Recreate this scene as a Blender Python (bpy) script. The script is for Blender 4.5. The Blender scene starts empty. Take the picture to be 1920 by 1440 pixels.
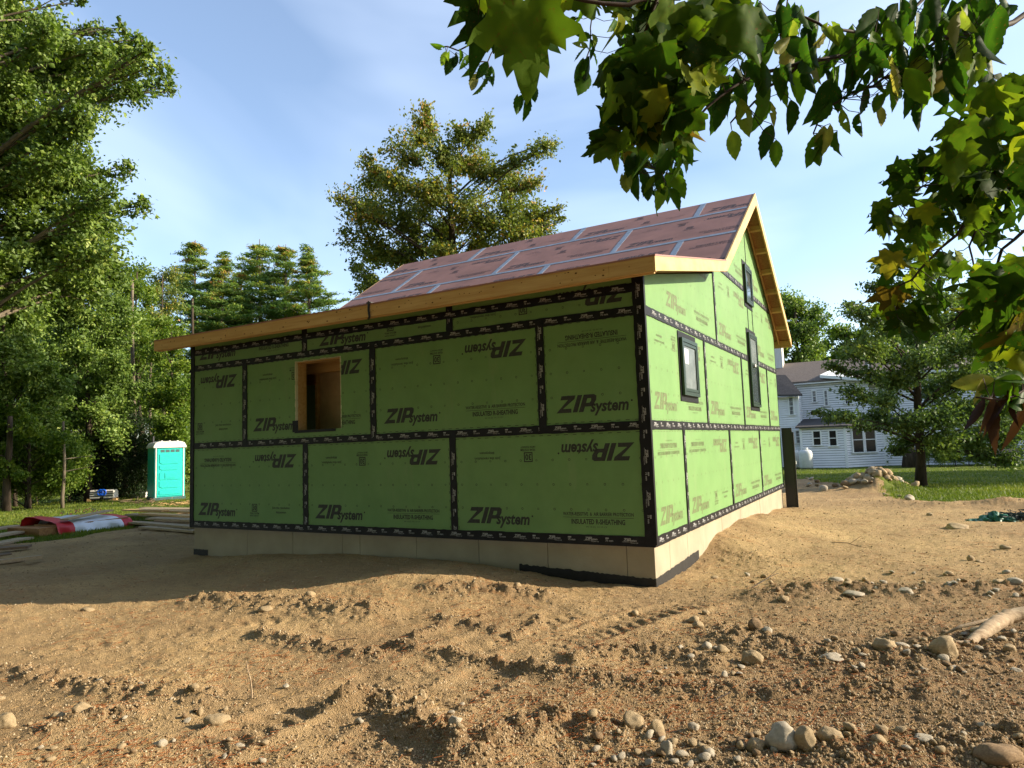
import bpy, bmesh, math, random
import numpy as np
from mathutils import Vector, Matrix
from mathutils.geometry import delaunay_2d_cdt
R = random.Random(7)
NR = np.random.default_rng(11)
rad = math.radians
S = bpy.context.scene
COL = S.collection

# ------------------------------------------------------------ camera
CAM = np.array([2.24163451, -6.79176133, 1.02941147])
YAW, PIT, ROL, FPX = .514420493, .0902264279, -.0349054540, 1285.67977
def basis():
    cy, sy = math.cos(YAW), math.sin(YAW)
    f = np.array([-sy*math.cos(PIT), cy*math.cos(PIT), math.sin(PIT)])
    r = np.array([cy, sy, 0.]); u = np.cross(r, f)
    return r*math.cos(ROL)+u*math.sin(ROL), -r*math.sin(ROL)+u*math.cos(ROL), f
cR, cU, cF = basis()
cd = bpy.data.cameras.new('camera'); cam = bpy.data.objects.new('camera', cd); COL.objects.link(cam)
cd.sensor_width = 36; cd.lens = FPX/1920*36; cd.clip_start = .05; cd.clip_end = 3000
cam.matrix_world = Matrix(((cR[0], cU[0], -cF[0], CAM[0]), (cR[1], cU[1], -cF[1], CAM[1]), (cR[2], cU[2], -cF[2], CAM[2]), (0, 0, 0, 1)))
S.camera = cam

# ------------------------------------------------------------ light
SUN_EL = rad(23.5); SUN_AZ = rad(27)           # azimuth from +x towards +y
sdir = Vector((math.cos(SUN_EL)*math.cos(SUN_AZ), math.cos(SUN_EL)*math.sin(SUN_AZ), math.sin(SUN_EL)))
w = bpy.data.worlds.new('World'); S.world = w; w.use_nodes = True
nt = w.node_tree; nt.nodes.clear()
out = nt.nodes.new('ShaderNodeOutputWorld'); bg = nt.nodes.new('ShaderNodeBackground')
sky = nt.nodes.new('ShaderNodeTexSky'); sky.sky_type = 'NISHITA'; sky.sun_disc = False
sky.sun_elevation = SUN_EL; sky.sun_rotation = math.pi/2-SUN_AZ
sky.air_density = 1.0; sky.dust_density = 1.1; sky.ozone_density = 2.0; sky.altitude = 200
bg.inputs[1].default_value = .138
tc = nt.nodes.new('ShaderNodeTexCoord'); mp = nt.nodes.new('ShaderNodeMapping'); mp.inputs['Scale'].default_value = (1.2, 2.6, 5.5)
mp.inputs['Rotation'].default_value = (.25, .1, .5)
nz = nt.nodes.new('ShaderNodeTexNoise'); nz.inputs['Scale'].default_value = .9; nz.inputs['Detail'].default_value = 4; nz.inputs['Roughness'].default_value = .45; nz.inputs['Distortion'].default_value = .6
cr = nt.nodes.new('ShaderNodeMapRange'); cr.inputs[1].default_value = .43; cr.inputs[2].default_value = .78; cr.inputs[3].default_value = .05; cr.inputs[4].default_value = .30
mx = nt.nodes.new('ShaderNodeMix'); mx.data_type = 'RGBA'; mx.inputs[7].default_value = (7.2, 7.9, 9.0, 1)
L = nt.links.new
L(tc.outputs['Generated'], mp.inputs[0]); L(mp.outputs[0], nz.inputs[0]); L(nz.outputs[0], cr.inputs[0]); L(cr.outputs[0], mx.inputs[0])
L(sky.outputs[0], mx.inputs[6]); L(mx.outputs[2], bg.inputs[0]); L(bg.outputs[0], out.inputs[0])
sd = bpy.data.lights.new('sun', 'SUN'); sd.energy = 5.0; sd.angle = rad(.5); sd.color = (1, .87, .66)
so = bpy.data.objects.new('sun', sd); COL.objects.link(so); so.rotation_euler = sdir.to_track_quat('Z', 'Y').to_euler(); so.location = (20, 10, 30)
S.view_settings.view_transform = 'Standard'; S.view_settings.look = 'None'; S.view_settings.gamma = 1
S.view_settings.exposure = 1.06; S.view_settings.use_curve_mapping = False
S.cycles.max_bounces = 6; S.cycles.diffuse_bounces = 3; S.cycles.transmission_bounces = 4; S.cycles.transparent_max_bounces = 8
S.cycles.use_adaptive_sampling = True

# ------------------------------------------------------------ noise / pixel helpers
def _h(ix, iy, s):
    n = (ix.astype(np.int64)*374761393 + iy.astype(np.int64)*668265263 + s*974634777) & 0xffffffff
    n = ((n ^ (n >> 13))*1274126177) & 0xffffffff
    return ((n ^ (n >> 16)) & 0xffff)/65535.*2*math.pi
def perlin(x, y, s=0):
    x = np.asarray(x, float); y = np.asarray(y, float)
    ix = np.floor(x); iy = np.floor(y); fx = x-ix; fy = y-iy
    u = fx*fx*fx*(fx*(fx*6-15)+10); v = fy*fy*fy*(fy*(fy*6-15)+10)
    def g(a, b):
        t = _h(ix+a, iy+b, s); return np.cos(t)*(fx-a)+np.sin(t)*(fy-b)
    return (g(0, 0)*(1-u)+g(1, 0)*u)*(1-v)+(g(0, 1)*(1-u)+g(1, 1)*u)*v
def fbm(x, y, o=4, s=0):
    t = 0; a = 1
    for i in range(o): t = t+a*perlin(x*2**i, y*2**i, s+i*17); a *= .5
    return t
def sstep(a, b, x):
    t = np.clip((x-a)/(b-a), 0, 1); return t*t*(3-2*t)
def ray(u, v): return cF+cR*((u-960)/FPX)+cU*((720-v)/FPX)
BUMPS = [(-3.6, -.5, .16, 1.2), (-1.9, -.7, .10, .6), (-5.6, -.5, .04, .8), (.0, 2.6, .17, .5), (.0, 3.9, .20, .6), (.0, 5.3, .17, .6), (.0, 7.2, .08, .6), (-2.2, -1.35, .06, .5),
         (4.5, .3, .05, 1.2), (-.6, 1.2, .0, 1.)]
def H0(x, y):
    x = np.asarray(x, float); y = np.asarray(y, float)
    d = np.hypot(x-CAM[0], y-CAM[1])
    z = -.44 - .30*sstep(15, 32, d) - .46*sstep(30, 52, d)
    for bx, by, a, s in BUMPS: z = z+a*np.exp(-((x-bx)**2+(y-by)**2)/(2*s*s))
    z = z+.05*perlin(x*.35, y*.35, 5)*sstep(.5, 4, d)*(1-sstep(20, 30, d))
    return z
def G(u, v, h=0.):
    d = ray(u, v); d = d/math.hypot(d[0], d[1]); t = 2.; 
    for i in range(600):
        p = CAM+d*t
        if p[2] < H0(p[0], p[1])+h: break
        t *= 1.012
    lo, hi = t/1.012, t
    for i in range(14):
        m = (lo+hi)/2; p = CAM+d*m
        if p[2] < H0(p[0], p[1])+h: hi = m
        else: lo = m
    p = CAM+d*hi
    return np.array([p[0], p[1], p[2]])
def at(u, v, dist):
    d = ray(u, v); return CAM+d*(dist/math.hypot(d[0], d[1]))
def dep(u, v, z): return CAM+ray(u, v)*z

# ------------------------------------------------------------ materials
def mat(name, color, rough=.8, spec=.3, var=0., vscale=5., bump=0., bscale=30., metal=0, stretch=(1, 1, 1), color2=None, detail=5):
    m = bpy.data.materials.new(name); m.use_nodes = True; t = m.node_tree; b = t.nodes['Principled BSDF']
    b.inputs['Base Color'].default_value = (*color, 1); b.inputs['Roughness'].default_value = rough
    b.inputs['Specular IOR Level'].default_value = spec; b.inputs['Metallic'].default_value = metal
    if var or bump or color2:
        c = t.nodes.new('ShaderNodeTexCoord'); mpp = t.nodes.new('ShaderNodeMapping'); mpp.inputs['Scale'].default_value = stretch
        t.links.new(c.outputs['Object'], mpp.inputs[0])
        n = t.nodes.new('ShaderNodeTexNoise'); n.inputs['Scale'].default_value = vscale; n.inputs['Detail'].default_value = detail; n.inputs['Roughness'].default_value = .6
        t.links.new(mpp.outputs[0], n.inputs[0])
        mr = t.nodes.new('ShaderNodeMapRange'); mr.inputs[1].default_value = .3; mr.inputs[2].default_value = .7
        t.links.new(n.outputs[0], mr.inputs[0])
        mix = t.nodes.new('ShaderNodeMix'); mix.data_type = 'RGBA'
        c2 = color2 if color2 else tuple(min(1, x*(1+var)) for x in color)
        c1 = color if color2 else tuple(x*(1-var) for x in color)
        mix.inputs[6].default_value = (*c1, 1); mix.inputs[7].default_value = (*c2, 1)
        t.links.new(mr.outputs[0], mix.inputs[0]); t.links.new(mix.outputs[2], b.inputs['Base Color'])
        if bump:
            n2 = t.nodes.new('ShaderNodeTexNoise'); n2.inputs['Scale'].default_value = bscale; n2.inputs['Detail'].default_value = 4
            t.links.new(mpp.outputs[0], n2.inputs[0])
            bp = t.nodes.new('ShaderNodeBump'); bp.inputs['Distance'].default_value = bump; bp.inputs['Strength'].default_value = .8
            t.links.new(n2.outputs[0], bp.inputs['Height']); t.links.new(bp.outputs[0], b.inputs['Normal'])
    return m
def leafmat(name, stops, trans=.35, spec=.25, objrand=False, rough=.5, bright=1.0, spots=False):
    m = bpy.data.materials.new(name); m.use_nodes = True; t = m.node_tree; t.nodes.clear()
    o = t.nodes.new('ShaderNodeOutputMaterial'); b = t.nodes.new('ShaderNodeBsdfPrincipled'); tr = t.nodes.new('ShaderNodeBsdfTranslucent'); mx = t.nodes.new('ShaderNodeMixShader')
    r = t.nodes.new('ShaderNodeValToRGB'); el = r.color_ramp.elements
    while len(el) < len(stops): el.new(.5)
    for e, (p, c) in zip(el, stops): e.position = p; e.color = (*[k*bright for k in c], 1)
    if objrand:
        oi = t.nodes.new('ShaderNodeObjectInfo'); src = oi.outputs['Random']
    else:
        a = t.nodes.new('ShaderNodeAttribute'); a.attribute_name = 'tint'; src = a.outputs['Fac']
    col = r.outputs[0]
    t.links.new(src, r.inputs[0])
    if spots:
        tcn = t.nodes.new('ShaderNodeTexCoord'); n = t.nodes.new('ShaderNodeTexNoise'); n.inputs['Scale'].default_value = 22; n.inputs['Detail'].default_value = 3
        n.noise_dimensions = '4D'; t.links.new(tcn.outputs['Object'], n.inputs['Vector']); mul = t.nodes.new('ShaderNodeMath'); mul.operation = 'MULTIPLY'; mul.inputs[1].default_value = 37.
        t.links.new(src, mul.inputs[0]); t.links.new(mul.outputs[0], n.inputs['W'])
        mr = t.nodes.new('ShaderNodeMapRange'); mr.inputs[1].default_value = .62; mr.inputs[2].default_value = .74; t.links.new(n.outputs[0], mr.inputs[0])
        mm = t.nodes.new('ShaderNodeMix'); mm.data_type = 'RGBA'; mm.inputs[7].default_value = (.13, .065, .02, 1)
        t.links.new(mr.outputs[0], mm.inputs[0]); t.links.new(col, mm.inputs[6]); col = mm.outputs[2]
        at_ = t.nodes.new('ShaderNodeAttribute'); at_.attribute_name = 'vein'
        m3 = t.nodes.new('ShaderNodeMix'); m3.data_type = 'RGBA'; m3.blend_type = 'MULTIPLY'; m3.inputs[7].default_value = (1.5, 1.35, 1.2, 1)
        t.links.new(at_.outputs['Fac'], m3.inputs[0]); t.links.new(col, m3.inputs[6]); col = m3.outputs[2]
    t.links.new(col, b.inputs['Base Color']); b.inputs['Roughness'].default_value = rough; b.inputs['Specular IOR Level'].default_value = spec
    hs = t.nodes.new('ShaderNodeMix'); hs.data_type = 'RGBA'; hs.blend_type = 'MULTIPLY'; hs.inputs[0].default_value = 1; hs.inputs[7].default_value = (1.3, 1.4, .55, 1)
    t.links.new(col, hs.inputs[6]); t.links.new(hs.outputs[2], tr.inputs[0])
    mx.inputs[0].default_value = trans; t.links.new(b.outputs[0], mx.inputs[1]); t.links.new(tr.outputs[0], mx.inputs[2]); t.links.new(mx.outputs[0], o.inputs[0])
    return m
M = {}
def board_mat():
    m = mat('green_board', (.136, .256, .086), .55, .25, .07, 3.5, .0004, 220); t = m.node_tree; b = t.nodes['Principled BSDF']; K = t.links.new
    src = b.inputs['Base Color'].links[0].from_socket; g = t.nodes.new('ShaderNodeNewGeometry')
    def layer(src, sc, st, a, c, mx_, col):
        mm = t.nodes.new('ShaderNodeMapping'); mm.inputs['Scale'].default_value = st; n = t.nodes.new('ShaderNodeTexNoise'); n.inputs['Scale'].default_value = sc; n.inputs['Detail'].default_value = 6; n.inputs['Roughness'].default_value = .65
        q = t.nodes.new('ShaderNodeMapRange'); q.inputs[1].default_value = a; q.inputs[2].default_value = c; q.inputs[4].default_value = mx_; x = t.nodes.new('ShaderNodeMix'); x.data_type = 'RGBA'; x.inputs[7].default_value = (*col, 1)
        K(g.outputs['Position'], mm.inputs[0]); K(mm.outputs[0], n.inputs[0]); K(n.outputs[0], q.inputs[0]); K(q.outputs[0], x.inputs[0]); K(src, x.inputs[6]); return x.outputs[2]
    src = layer(src, 1.1, (1, 1, .6), .45, .75, .35, (.20, .31, .13)); src = layer(src, 3, (1, 1, .25), .60, .78, .4, (.23, .27, .14)); src = layer(src, 26, (1, 1, 1), .66, .74, .45, (.28, .27, .16)); src = layer(src, 60, (1, 1, 1), .35, .28, .35, (.06, .10, .035))
    K(src, b.inputs['Base Color']); return m
M['green'] = board_mat()
M['print'] = mat('board_print', (.030, .032, .028), .6, .3, .25, 30)
M['print_sunlit'] = mat('board_print_sunlit', (.115, .145, .06), .6, .3, .25, 30)  # gable print: sun glare put into a lighter colour
M['tape'] = mat('black_tape', (.007, .007, .009), .5, .18, .5, 14, .002, 14)
M['tprint'] = mat('tape_print', (.30, .30, .30), .6, .3, .3, 60)
M['wood'] = mat('spruce_lumber', (.60, .40, .18), .65, .3, 0, 3, .0006, 60, stretch=(.6, 9, 9), color2=(.47, .27, .10))
M['woody'] = mat('spruce_lumber_slope', (.62, .43, .20), .65, .3, 0, 3, .0006, 60, stretch=(6, 1, 1.6), color2=(.50, .31, .12))
M['knot'] = mat('wood_knot', (.12, .055, .02), .6, .3)
M['osb'] = mat('osb', (.36, .19, .07), .7, .3, 0, 28, .001, 60, color2=(.20, .085, .03), stretch=(1, 2, 1))
M['roof'] = mat('roof_board', (.33, .165, .135), .6, .3, .16, 2.2, .0005, 150)
M['rprint'] = mat('roof_print', (.085, .055, .055), .6, .3, .25, 30)
M['rtape'] = mat('roof_tape', (.24, .30, .40), .45, .4, .2, 8)
M['conc'] = mat('concrete', (.37, .32, .23), .85, .2, 0, 2.2, .002, 45, color2=(.29, .245, .175))
M['wet'] = mat('foundation_coating', (.018, .017, .016), .6, .3, .3, 12, .003, 30)
M['winf'] = mat('window_frame_dark', (.012, .03, .02), .35, .5)
M['glass'] = mat('window_glass', (.05, .065, .075), .06, .8)
M['film'] = mat('window_film', (.15, .175, .18), .25, .6, .25, 6)
M['dark'] = mat('dark_interior', (.05, .035, .02), .9, .1, .3, 3)
M['brown'] = mat('interior_sheathing', (.55, .40, .24), .9, .1, .2, 3)
M['foam'] = mat('cut_edge', (.62, .60, .40), .8, .2)
M['bark'] = mat('bark', (.085, .065, .048), .9, .1, 0, 6, .02, 18, stretch=(1, 1, .25), color2=(.035, .027, .02))
M['barkp'] = mat('pale_bark', (.20, .165, .12), .9, .1, 0, 5, .02, 14, stretch=(1, 1, .4), color2=(.09, .07, .05))
M['twig'] = mat('twig_bark', (.045, .03, .022), .7, .2, .3, 30)
M['white'] = mat('white_siding', (.80, .80, .80), .6, .3, .05, 1.2)
M['trim'] = mat('white_trim', (.80, .80, .78), .5, .3)
M['shingle'] = mat('shingle', (.16, .13, .11), .9, .2, .25, 9, .004, 40)
M['shingled'] = mat('dark_shingle', (.075, .068, .066), .9, .2, .3, 9, .004, 40)
M['hglass'] = mat('old_window_glass', (.012, .013, .015), .25, .25)
M['teal'] = mat('teal_plastic', (.012, .47, .43), .38, .5, .06, 6)
M['teald'] = mat('vent_grille', (.05, .11, .11), .6, .3)
M['whitepl'] = mat('white_plastic', (.66, .63, .58), .5, .4, .06, 5)
M['rock'] = mat('tan_rock', (.40, .30, .175), .85, .25, 0, 7, .004, 50, color2=(.27, .195, .11))
M['rockg'] = mat('grey_rock', (.42, .36, .27), .8, .3, 0, 5, .003, 40, color2=(.29, .245, .18))
M['rockb'] = mat('brown_rock', (.30, .20, .11), .85, .2, 0, 9, .005, 45, color2=(.17, .11, .06))
M['drift'] = mat('weathered_log', (.47, .36, .24), .85, .2, 0, 6, .006, 25, stretch=(1, 5, 5), color2=(.22, .15, .09))
M['plank'] = mat('weathered_plank', (.40, .31, .20), .8, .2, 0, 5, .001, 50, stretch=(1, 8, 8), color2=(.27, .21, .14))
M['plankd'] = mat('old_dark_plank', (.20, .14, .09), .85, .2, 0, 5, .001, 50, stretch=(1, 8, 8), color2=(.11, .075, .05))
M['wrap'] = mat('white_wrap', (.66, .70, .76), .4, .4, .08, 3, .006, 9)
M['red'] = mat('red_wrap', (.50, .02, .03), .4, .4, .1, 4, .006, 9)
M['kraft'] = mat('kraft_board', (.42, .31, .19), .8, .2, .1, 4)
M['blue'] = mat('blue_hose', (.01, .10, .62), .4, .4)
M['black'] = mat('black_plastic', (.018, .018, .02), .5, .4)
M['tarp'] = mat('green_tarp', (.022, .12, .075), .5, .4, .25, 6, .01, 14)
M['net'] = mat('dark_net', (.03, .045, .045), .6, .3)
M['tank'] = mat('painted_steel_tank', (.50, .52, .50), .5, .4, 0, 5, 0, 9, color2=(.62, .63, .60))
M['needle'] = mat('pine_needle', (.30, .10, .03), .7, .2, .3, 4)
M['straw'] = mat('dry_straw', (.42, .28, .12), .8, .2, .3, 4)
M['peb'] = mat('pebble', (.27, .19, .105), .85, .2, .5, 6)
M['pebl'] = mat('light_pebble', (.40, .32, .21), .8, .25, .35, 3)
GRN = lambda k=1: [(0, (.024*k, .042*k, .009*k)), (.45, (.052*k, .080*k, .016*k)), (.8, (.098*k, .128*k, .028*k)), (1, (.16*k, .175*k, .045*k))]
M['lf_maple'] = leafmat('maple_foliage', GRN(2.5), .32)
M['lf_wood'] = leafmat('woodland_foliage', GRN(2.6), .32)
M['lf_light'] = leafmat('yellow_green_foliage', [(0, (.05, .10, .012)), (.5, (.13, .20, .025)), (1, (.26, .30, .04))], .38)
M['lf_bush'] = leafmat('dark_shrub_foliage', [(0, (.010, .022, .007)), (.6, (.022, .045, .012)), (1, (.05, .08, .02))], .2)
M['lf_oak'] = leafmat('young_oak_foliage', [(0, (.065, .11, .04)), (.5, (.14, .21, .065)), (.85, (.22, .29, .07)), (1, (.36, .38, .08))], .3)
M['lf_autumn'] = leafmat('turning_foliage', [(0, (.07, .105, .028)), (.48, (.145, .19, .042)), (.74, (.25, .265, .05)), (.88, (.40, .31, .05)), (1, (.50, .27, .10))], .3)
M['lf_pine'] = leafmat('pine_foliage', [(0, (.08, .15, .06)), (.5, (.17, .27, .075)), (.78, (.32, .36, .07)), (.93, (.42, .30, .08)), (1, (.36, .17, .08))], .35)
M['grass'] = leafmat('grass_blades', [(0, (.06, .10, .012)), (.6, (.13, .175, .018)), (1, (.25, .25, .04))], .35)
M['hosta'] = leafmat('hosta_foliage', [(0, (.03, .07, .015)), (1, (.14, .20, .05))], .3)
M['fl_maple'] = leafmat('near_maple_leaf', [(0, (.016, .040, .006)), (.45, (.032, .072, .009)), (.78, (.09, .15, .014)), (.96, (.22, .25, .02)), (1, (.08, .04, .015))], .48, .06, True, .62, spots=True)
M['fl_horn'] = leafmat('near_hornbeam_leaf', [(0, (.016, .045, .009)), (.55, (.036, .092, .011)), (.85, (.10, .19, .016)), (1, (.26, .22, .09))], .52, .12, True, .5, spots=True)
M['fl_dead'] = leafmat('dry_leaf', [(0, (.03, .012, .008)), (1, (.09, .04, .022))], .2, .2, True)

def ground_mat():
    m = bpy.data.materials.new('sandy_soil'); m.use_nodes = True; t = m.node_tree; b = t.nodes['Principled BSDF']; K = t.links.new
    g = t.nodes.new('ShaderNodeNewGeometry')
    def noise(sc, det=5, ro=.6, st=None):
        n = t.nodes.new('ShaderNodeTexNoise'); n.inputs['Scale'].default_value = sc; n.inputs['Detail'].default_value = det; n.inputs['Roughness'].default_value = ro
        if st:
            mm = t.nodes.new('ShaderNodeMapping'); mm.inputs['Scale'].default_value = st; mm.inputs['Rotation'].default_value = (0, 0, .5); K(g.outputs['Position'], mm.inputs[0]); K(mm.outputs[0], n.inputs[0])
        else: K(g.outputs['Position'], n.inputs[0])
        return n
    def mr(n, a, c, d=0, e=1):
        q = t.nodes.new('ShaderNodeMapRange'); q.inputs[1].default_value = a; q.inputs[2].default_value = c; q.inputs[3].default_value = d; q.inputs[4].default_value = e; K(n, q.inputs[0]); return q.outputs[0]
    def mix(fac, a, c, bl='MIX'):
        q = t.nodes.new('ShaderNodeMix'); q.data_type = 'RGBA'; q.blend_type = bl
        if isinstance(fac, float): q.inputs[0].default_value = fac
        else: K(fac, q.inputs[0])
        for i, z in ((6, a), (7, c)):
            if isinstance(z, tuple): q.inputs[i].default_value = (*z, 1)
            else: K(z, q.inputs[i])
        return q.outputs[2]
    a = t.nodes.new('ShaderNodeAttribute'); a.attribute_name = 'soil'
    base = mix(a.outputs['Fac'], (.45, .31, .15), (.235, .155, .08))
    base = mix(mr(noise(.9).outputs[0], .42, .68, 0, .5), base, (.21, .135, .07))
    base = mix(mr(noise(2.3, 6, .6, (1, 3, 1)).outputs[0], .56, .74, 0, .5), base, (.38, .17, .06))
    base = mix(mr(noise(6, 6, .7, (1, 2.2, 1)).outputs[0], .5, .68, 0, .45), base, (.17, .11, .058))
    base = mix(mr(noise(55, 4, .7).outputs[0], .35, .65), base, mix(1.0, base, (1.45, 1.45, 1.5), 'MULTIPLY'))
    base = mix(mr(noise(140, 3, .7).outputs[0], .42, .30, 0, .65), base, mix(1.0, base, (.42, .38, .34), 'MULTIPLY'))
    v = t.nodes.new('ShaderNodeTexVoronoi'); v.inputs['Scale'].default_value = 130; K(g.outputs['Position'], v.inputs[0])
    base = mix(mr(v.outputs['Distance'], .30, .12, 0, .35), base, (.62, .51, .32))
    K(base, b.inputs['Base Color']); b.inputs['Roughness'].default_value = .93; b.inputs['Specular IOR Level'].default_value = .12
    add = t.nodes.new('ShaderNodeMath'); add.operation = 'ADD'; K(noise(70, 6, .75).outputs[0], add.inputs[0]); K(mr(v.outputs['Distance'], 0, .6, .5, 0), add.inputs[1])
    bp = t.nodes.new('ShaderNodeBump'); bp.inputs['Distance'].default_value = .022; bp.inputs['Strength'].default_value = 1.0; K(add.outputs[0], bp.inputs['Height']); K(bp.outputs[0], b.inputs['Normal'])
    return m
M['soil'] = ground_mat()
def lawn_mat():
    m = mat('lawn_turf', (.060, .095, .014), .95, .1, 0, 9, .03, 26, color2=(.13, .145, .03))
    return m
M['lawn'] = lawn_mat()

# ------------------------------------------------------------ object helpers
def tag(o, label=None, cat=None, group=None, kind=None):
    if label: o['label'] = label
    if cat: o['category'] = cat
    if group: o['group'] = group
    if kind: o['kind'] = kind
    return o
def empty(name, loc=(0, 0, 0), rz=0., **k):
    o = bpy.data.objects.new(name, None); COL.objects.link(o); o.location = Vector([float(c) for c in loc]); o.rotation_euler.z = rz; o.empty_display_size = .2
    return tag(o, **k)
def link(name, me, parent=None, loc=None):
    o = bpy.data.objects.new(name, me); COL.objects.link(o)
    if parent: o.parent = parent
    if loc is not None: o.location = Vector([float(c) for c in loc])
    return o
def fast(name, V, F, m, tint=None, smooth=False, attrs=None):
    me = bpy.data.meshes.new(name); V = np.asarray(V, np.float32); F = np.asarray(F, np.int32); k = F.shape[1]
    me.vertices.add(len(V)); me.vertices.foreach_set('co', V.ravel())
    me.loops.add(F.size); me.loops.foreach_set('vertex_index', F.ravel())
    me.polygons.add(len(F)); me.polygons.foreach_set('loop_start', np.arange(0, F.size, k, dtype=np.int32))
    me.polygons.foreach_set('loop_total', np.full(len(F), k, np.int32))
    if smooth: me.polygons.foreach_set('use_smooth', np.ones(len(F), bool))
    at_ = dict(attrs or {})
    if tint is not None: at_['tint'] = tint
    for n, a in at_.items():
        q = me.attributes.new(n, 'FLOAT', 'POINT'); q.data.foreach_set('value', np.asarray(a, np.float32))
    me.materials.append(m); me.update(calc_edges=True)
    return me
class MB:
    def __init__(s): s.v = []; s.f = []
    def box(s, x0, x1, y0, y1, z0, z1, mtx=None):
        b = len(s.v); P = [(x, y, z) for z in (z0, z1) for y in (y0, y1) for x in (x0, x1)]
        if mtx is not None: P = [tuple(mtx @ Vector(p)) for p in P]
        s.v += P; s.f += [(b, b+2, b+3, b+1), (b+4, b+5, b+7, b+6), (b, b+1, b+5, b+4), (b+2, b+6, b+7, b+3), (b, b+4, b+6, b+2), (b+1, b+3, b+7, b+5)]; return s
    def prism(s, poly, ax, a, c):
        """poly 2D in the two other axes, extruded on axis ax from a to c"""
        b = len(s.v); n = len(poly)
        def P(p, t): q = list(p); q.insert(ax, t); return tuple(q)
        s.v += [P(p, a) for p in poly]+[P(p, c) for p in poly]
        s.f += [tuple(range(b, b+n)), tuple(range(b+2*n-1, b+n-1, -1))]+[(b+i, b+n+i, b+n+(i+1) % n, b+(i+1) % n) for i in range(n)]; return s
    def bar(s, p, q, wd, th, up=(0, 0, 1)):
        p = Vector(p); q = Vector(q); d = (q-p); L_ = d.length; d.normalize(); u = Vector(up); sd_ = d.cross(u).normalized(); u = sd_.cross(d)
        m = Matrix((d, sd_, u)).transposed().to_4x4(); m.translation = p
        return s.box(0, L_, -wd/2, wd/2, -th/2, th/2, m)
    def tube(s, pts, rr, n=6, cap=True):
        pts = [Vector([float(c) for c in p]) for p in pts]; b = len(s.v)
        if not hasattr(rr, '__len__'): rr = [rr]*len(pts)
        ref = Vector((0, 0, 1)) if abs((pts[-1]-pts[0]).normalized().z) < .9 else Vector((1, 0, 0))
        for i, p in enumerate(pts):
            d = (pts[min(i+1, len(pts)-1)]-pts[max(i-1, 0)]).normalized(); a = d.cross(ref).normalized(); c = d.cross(a)
            for k in range(n):
                t = 2*math.pi*k/n; s.v.append(tuple(p+a*(rr[i]*math.cos(t))+c*(rr[i]*math.sin(t))))
        for i in range(len(pts)-1):
            for k in range(n):
                k2 = (k+1) % n; s.f.append((b+i*n+k, b+i*n+k2, b+(i+1)*n+k2, b+(i+1)*n+k))
        if cap: s.f += [tuple(range(b+n-1, b-1, -1)), tuple(range(b+(len(pts)-1)*n, b+len(pts)*n))]
        return s
    def lathe(s, prof, n=20, c=(0, 0, 0)):
        b = len(s.v)
        for r_, z in prof:
            for k in range(n): t = 2*math.pi*k/n; s.v.append((c[0]+r_*math.cos(t), c[1]+r_*math.sin(t), c[2]+z))
        for i in range(len(prof)-1):
            for k in range(n): k2 = (k+1) % n; s.f.append((b+i*n+k, b+i*n+k2, b+(i+1)*n+k2, b+(i+1)*n+k))
        s.f += [tuple(range(b+n-1, b-1, -1)), tuple(range(b+(len(prof)-1)*n, b+len(prof)*n))]; return s
    def mesh(s, name, m, smooth=False):
        me = bpy.data.meshes.new(name); me.from_pydata(s.v, [], s.f); me.materials.append(m)
        bm = bmesh.new(); bm.from_mesh(me); bmesh.ops.recalc_face_normals(bm, faces=bm.faces); bm.to_mesh(me); bm.free()
        if smooth: me.polygons.foreach_set('use_smooth', np.ones(len(me.polygons), bool))
        me.update(); return me
    def build(s, name, m, parent=None, smooth=False): return link(name, s.mesh(name, m, smooth), parent)

# ------------------------------------------------------------ ground
DIRTPX = [(-900, 1180), (-300, 1050), (-60, 1022), (60, 1016), (130, 1008), (190, 998), (240, 990), (300, 968), (352, 957)]
DIRT2PX = [(1476, 896), (1520, 902), (1580, 910), (1640, 914), (1690, 936), (1760, 941), (1850, 941), (2000, 946), (2400, 985)]
dp = [tuple(G(*p)[:2]) for p in DIRTPX]+[(-9.5, 9.5), (-7, 11.8), (-1, 12.5)]+[tuple(G(*p)[:2]) for p in DIRT2PX]+[(16, -2), (14, -14), (-8, -16), (-26, -8)]
DP = np.array(dp)
def dirt_sd(x, y):
    """signed distance to the dirt yard outline, + inside"""
    x = np.asarray(x, float); y = np.asarray(y, float); ins = np.zeros(x.shape, bool); dm = np.full(x.shape, 1e9)
    for i in range(len(DP)):
        ax, ay = DP[i]; bx, by = DP[(i+1) % len(DP)]
        dx, dy = bx-ax, by-ay; t = np.clip(((x-ax)*dx+(y-ay)*dy)/(dx*dx+dy*dy), 0, 1)
        dm = np.minimum(dm, np.hypot(x-ax-t*dx, y-ay-t*dy))
        c = ((ay > y) != (by > y)) & (x < (bx-ax)*(y-ay)/((by-ay) if by != ay else 1e-9)+ax); ins ^= c
    return np.where(ins, dm, -dm)
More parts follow.
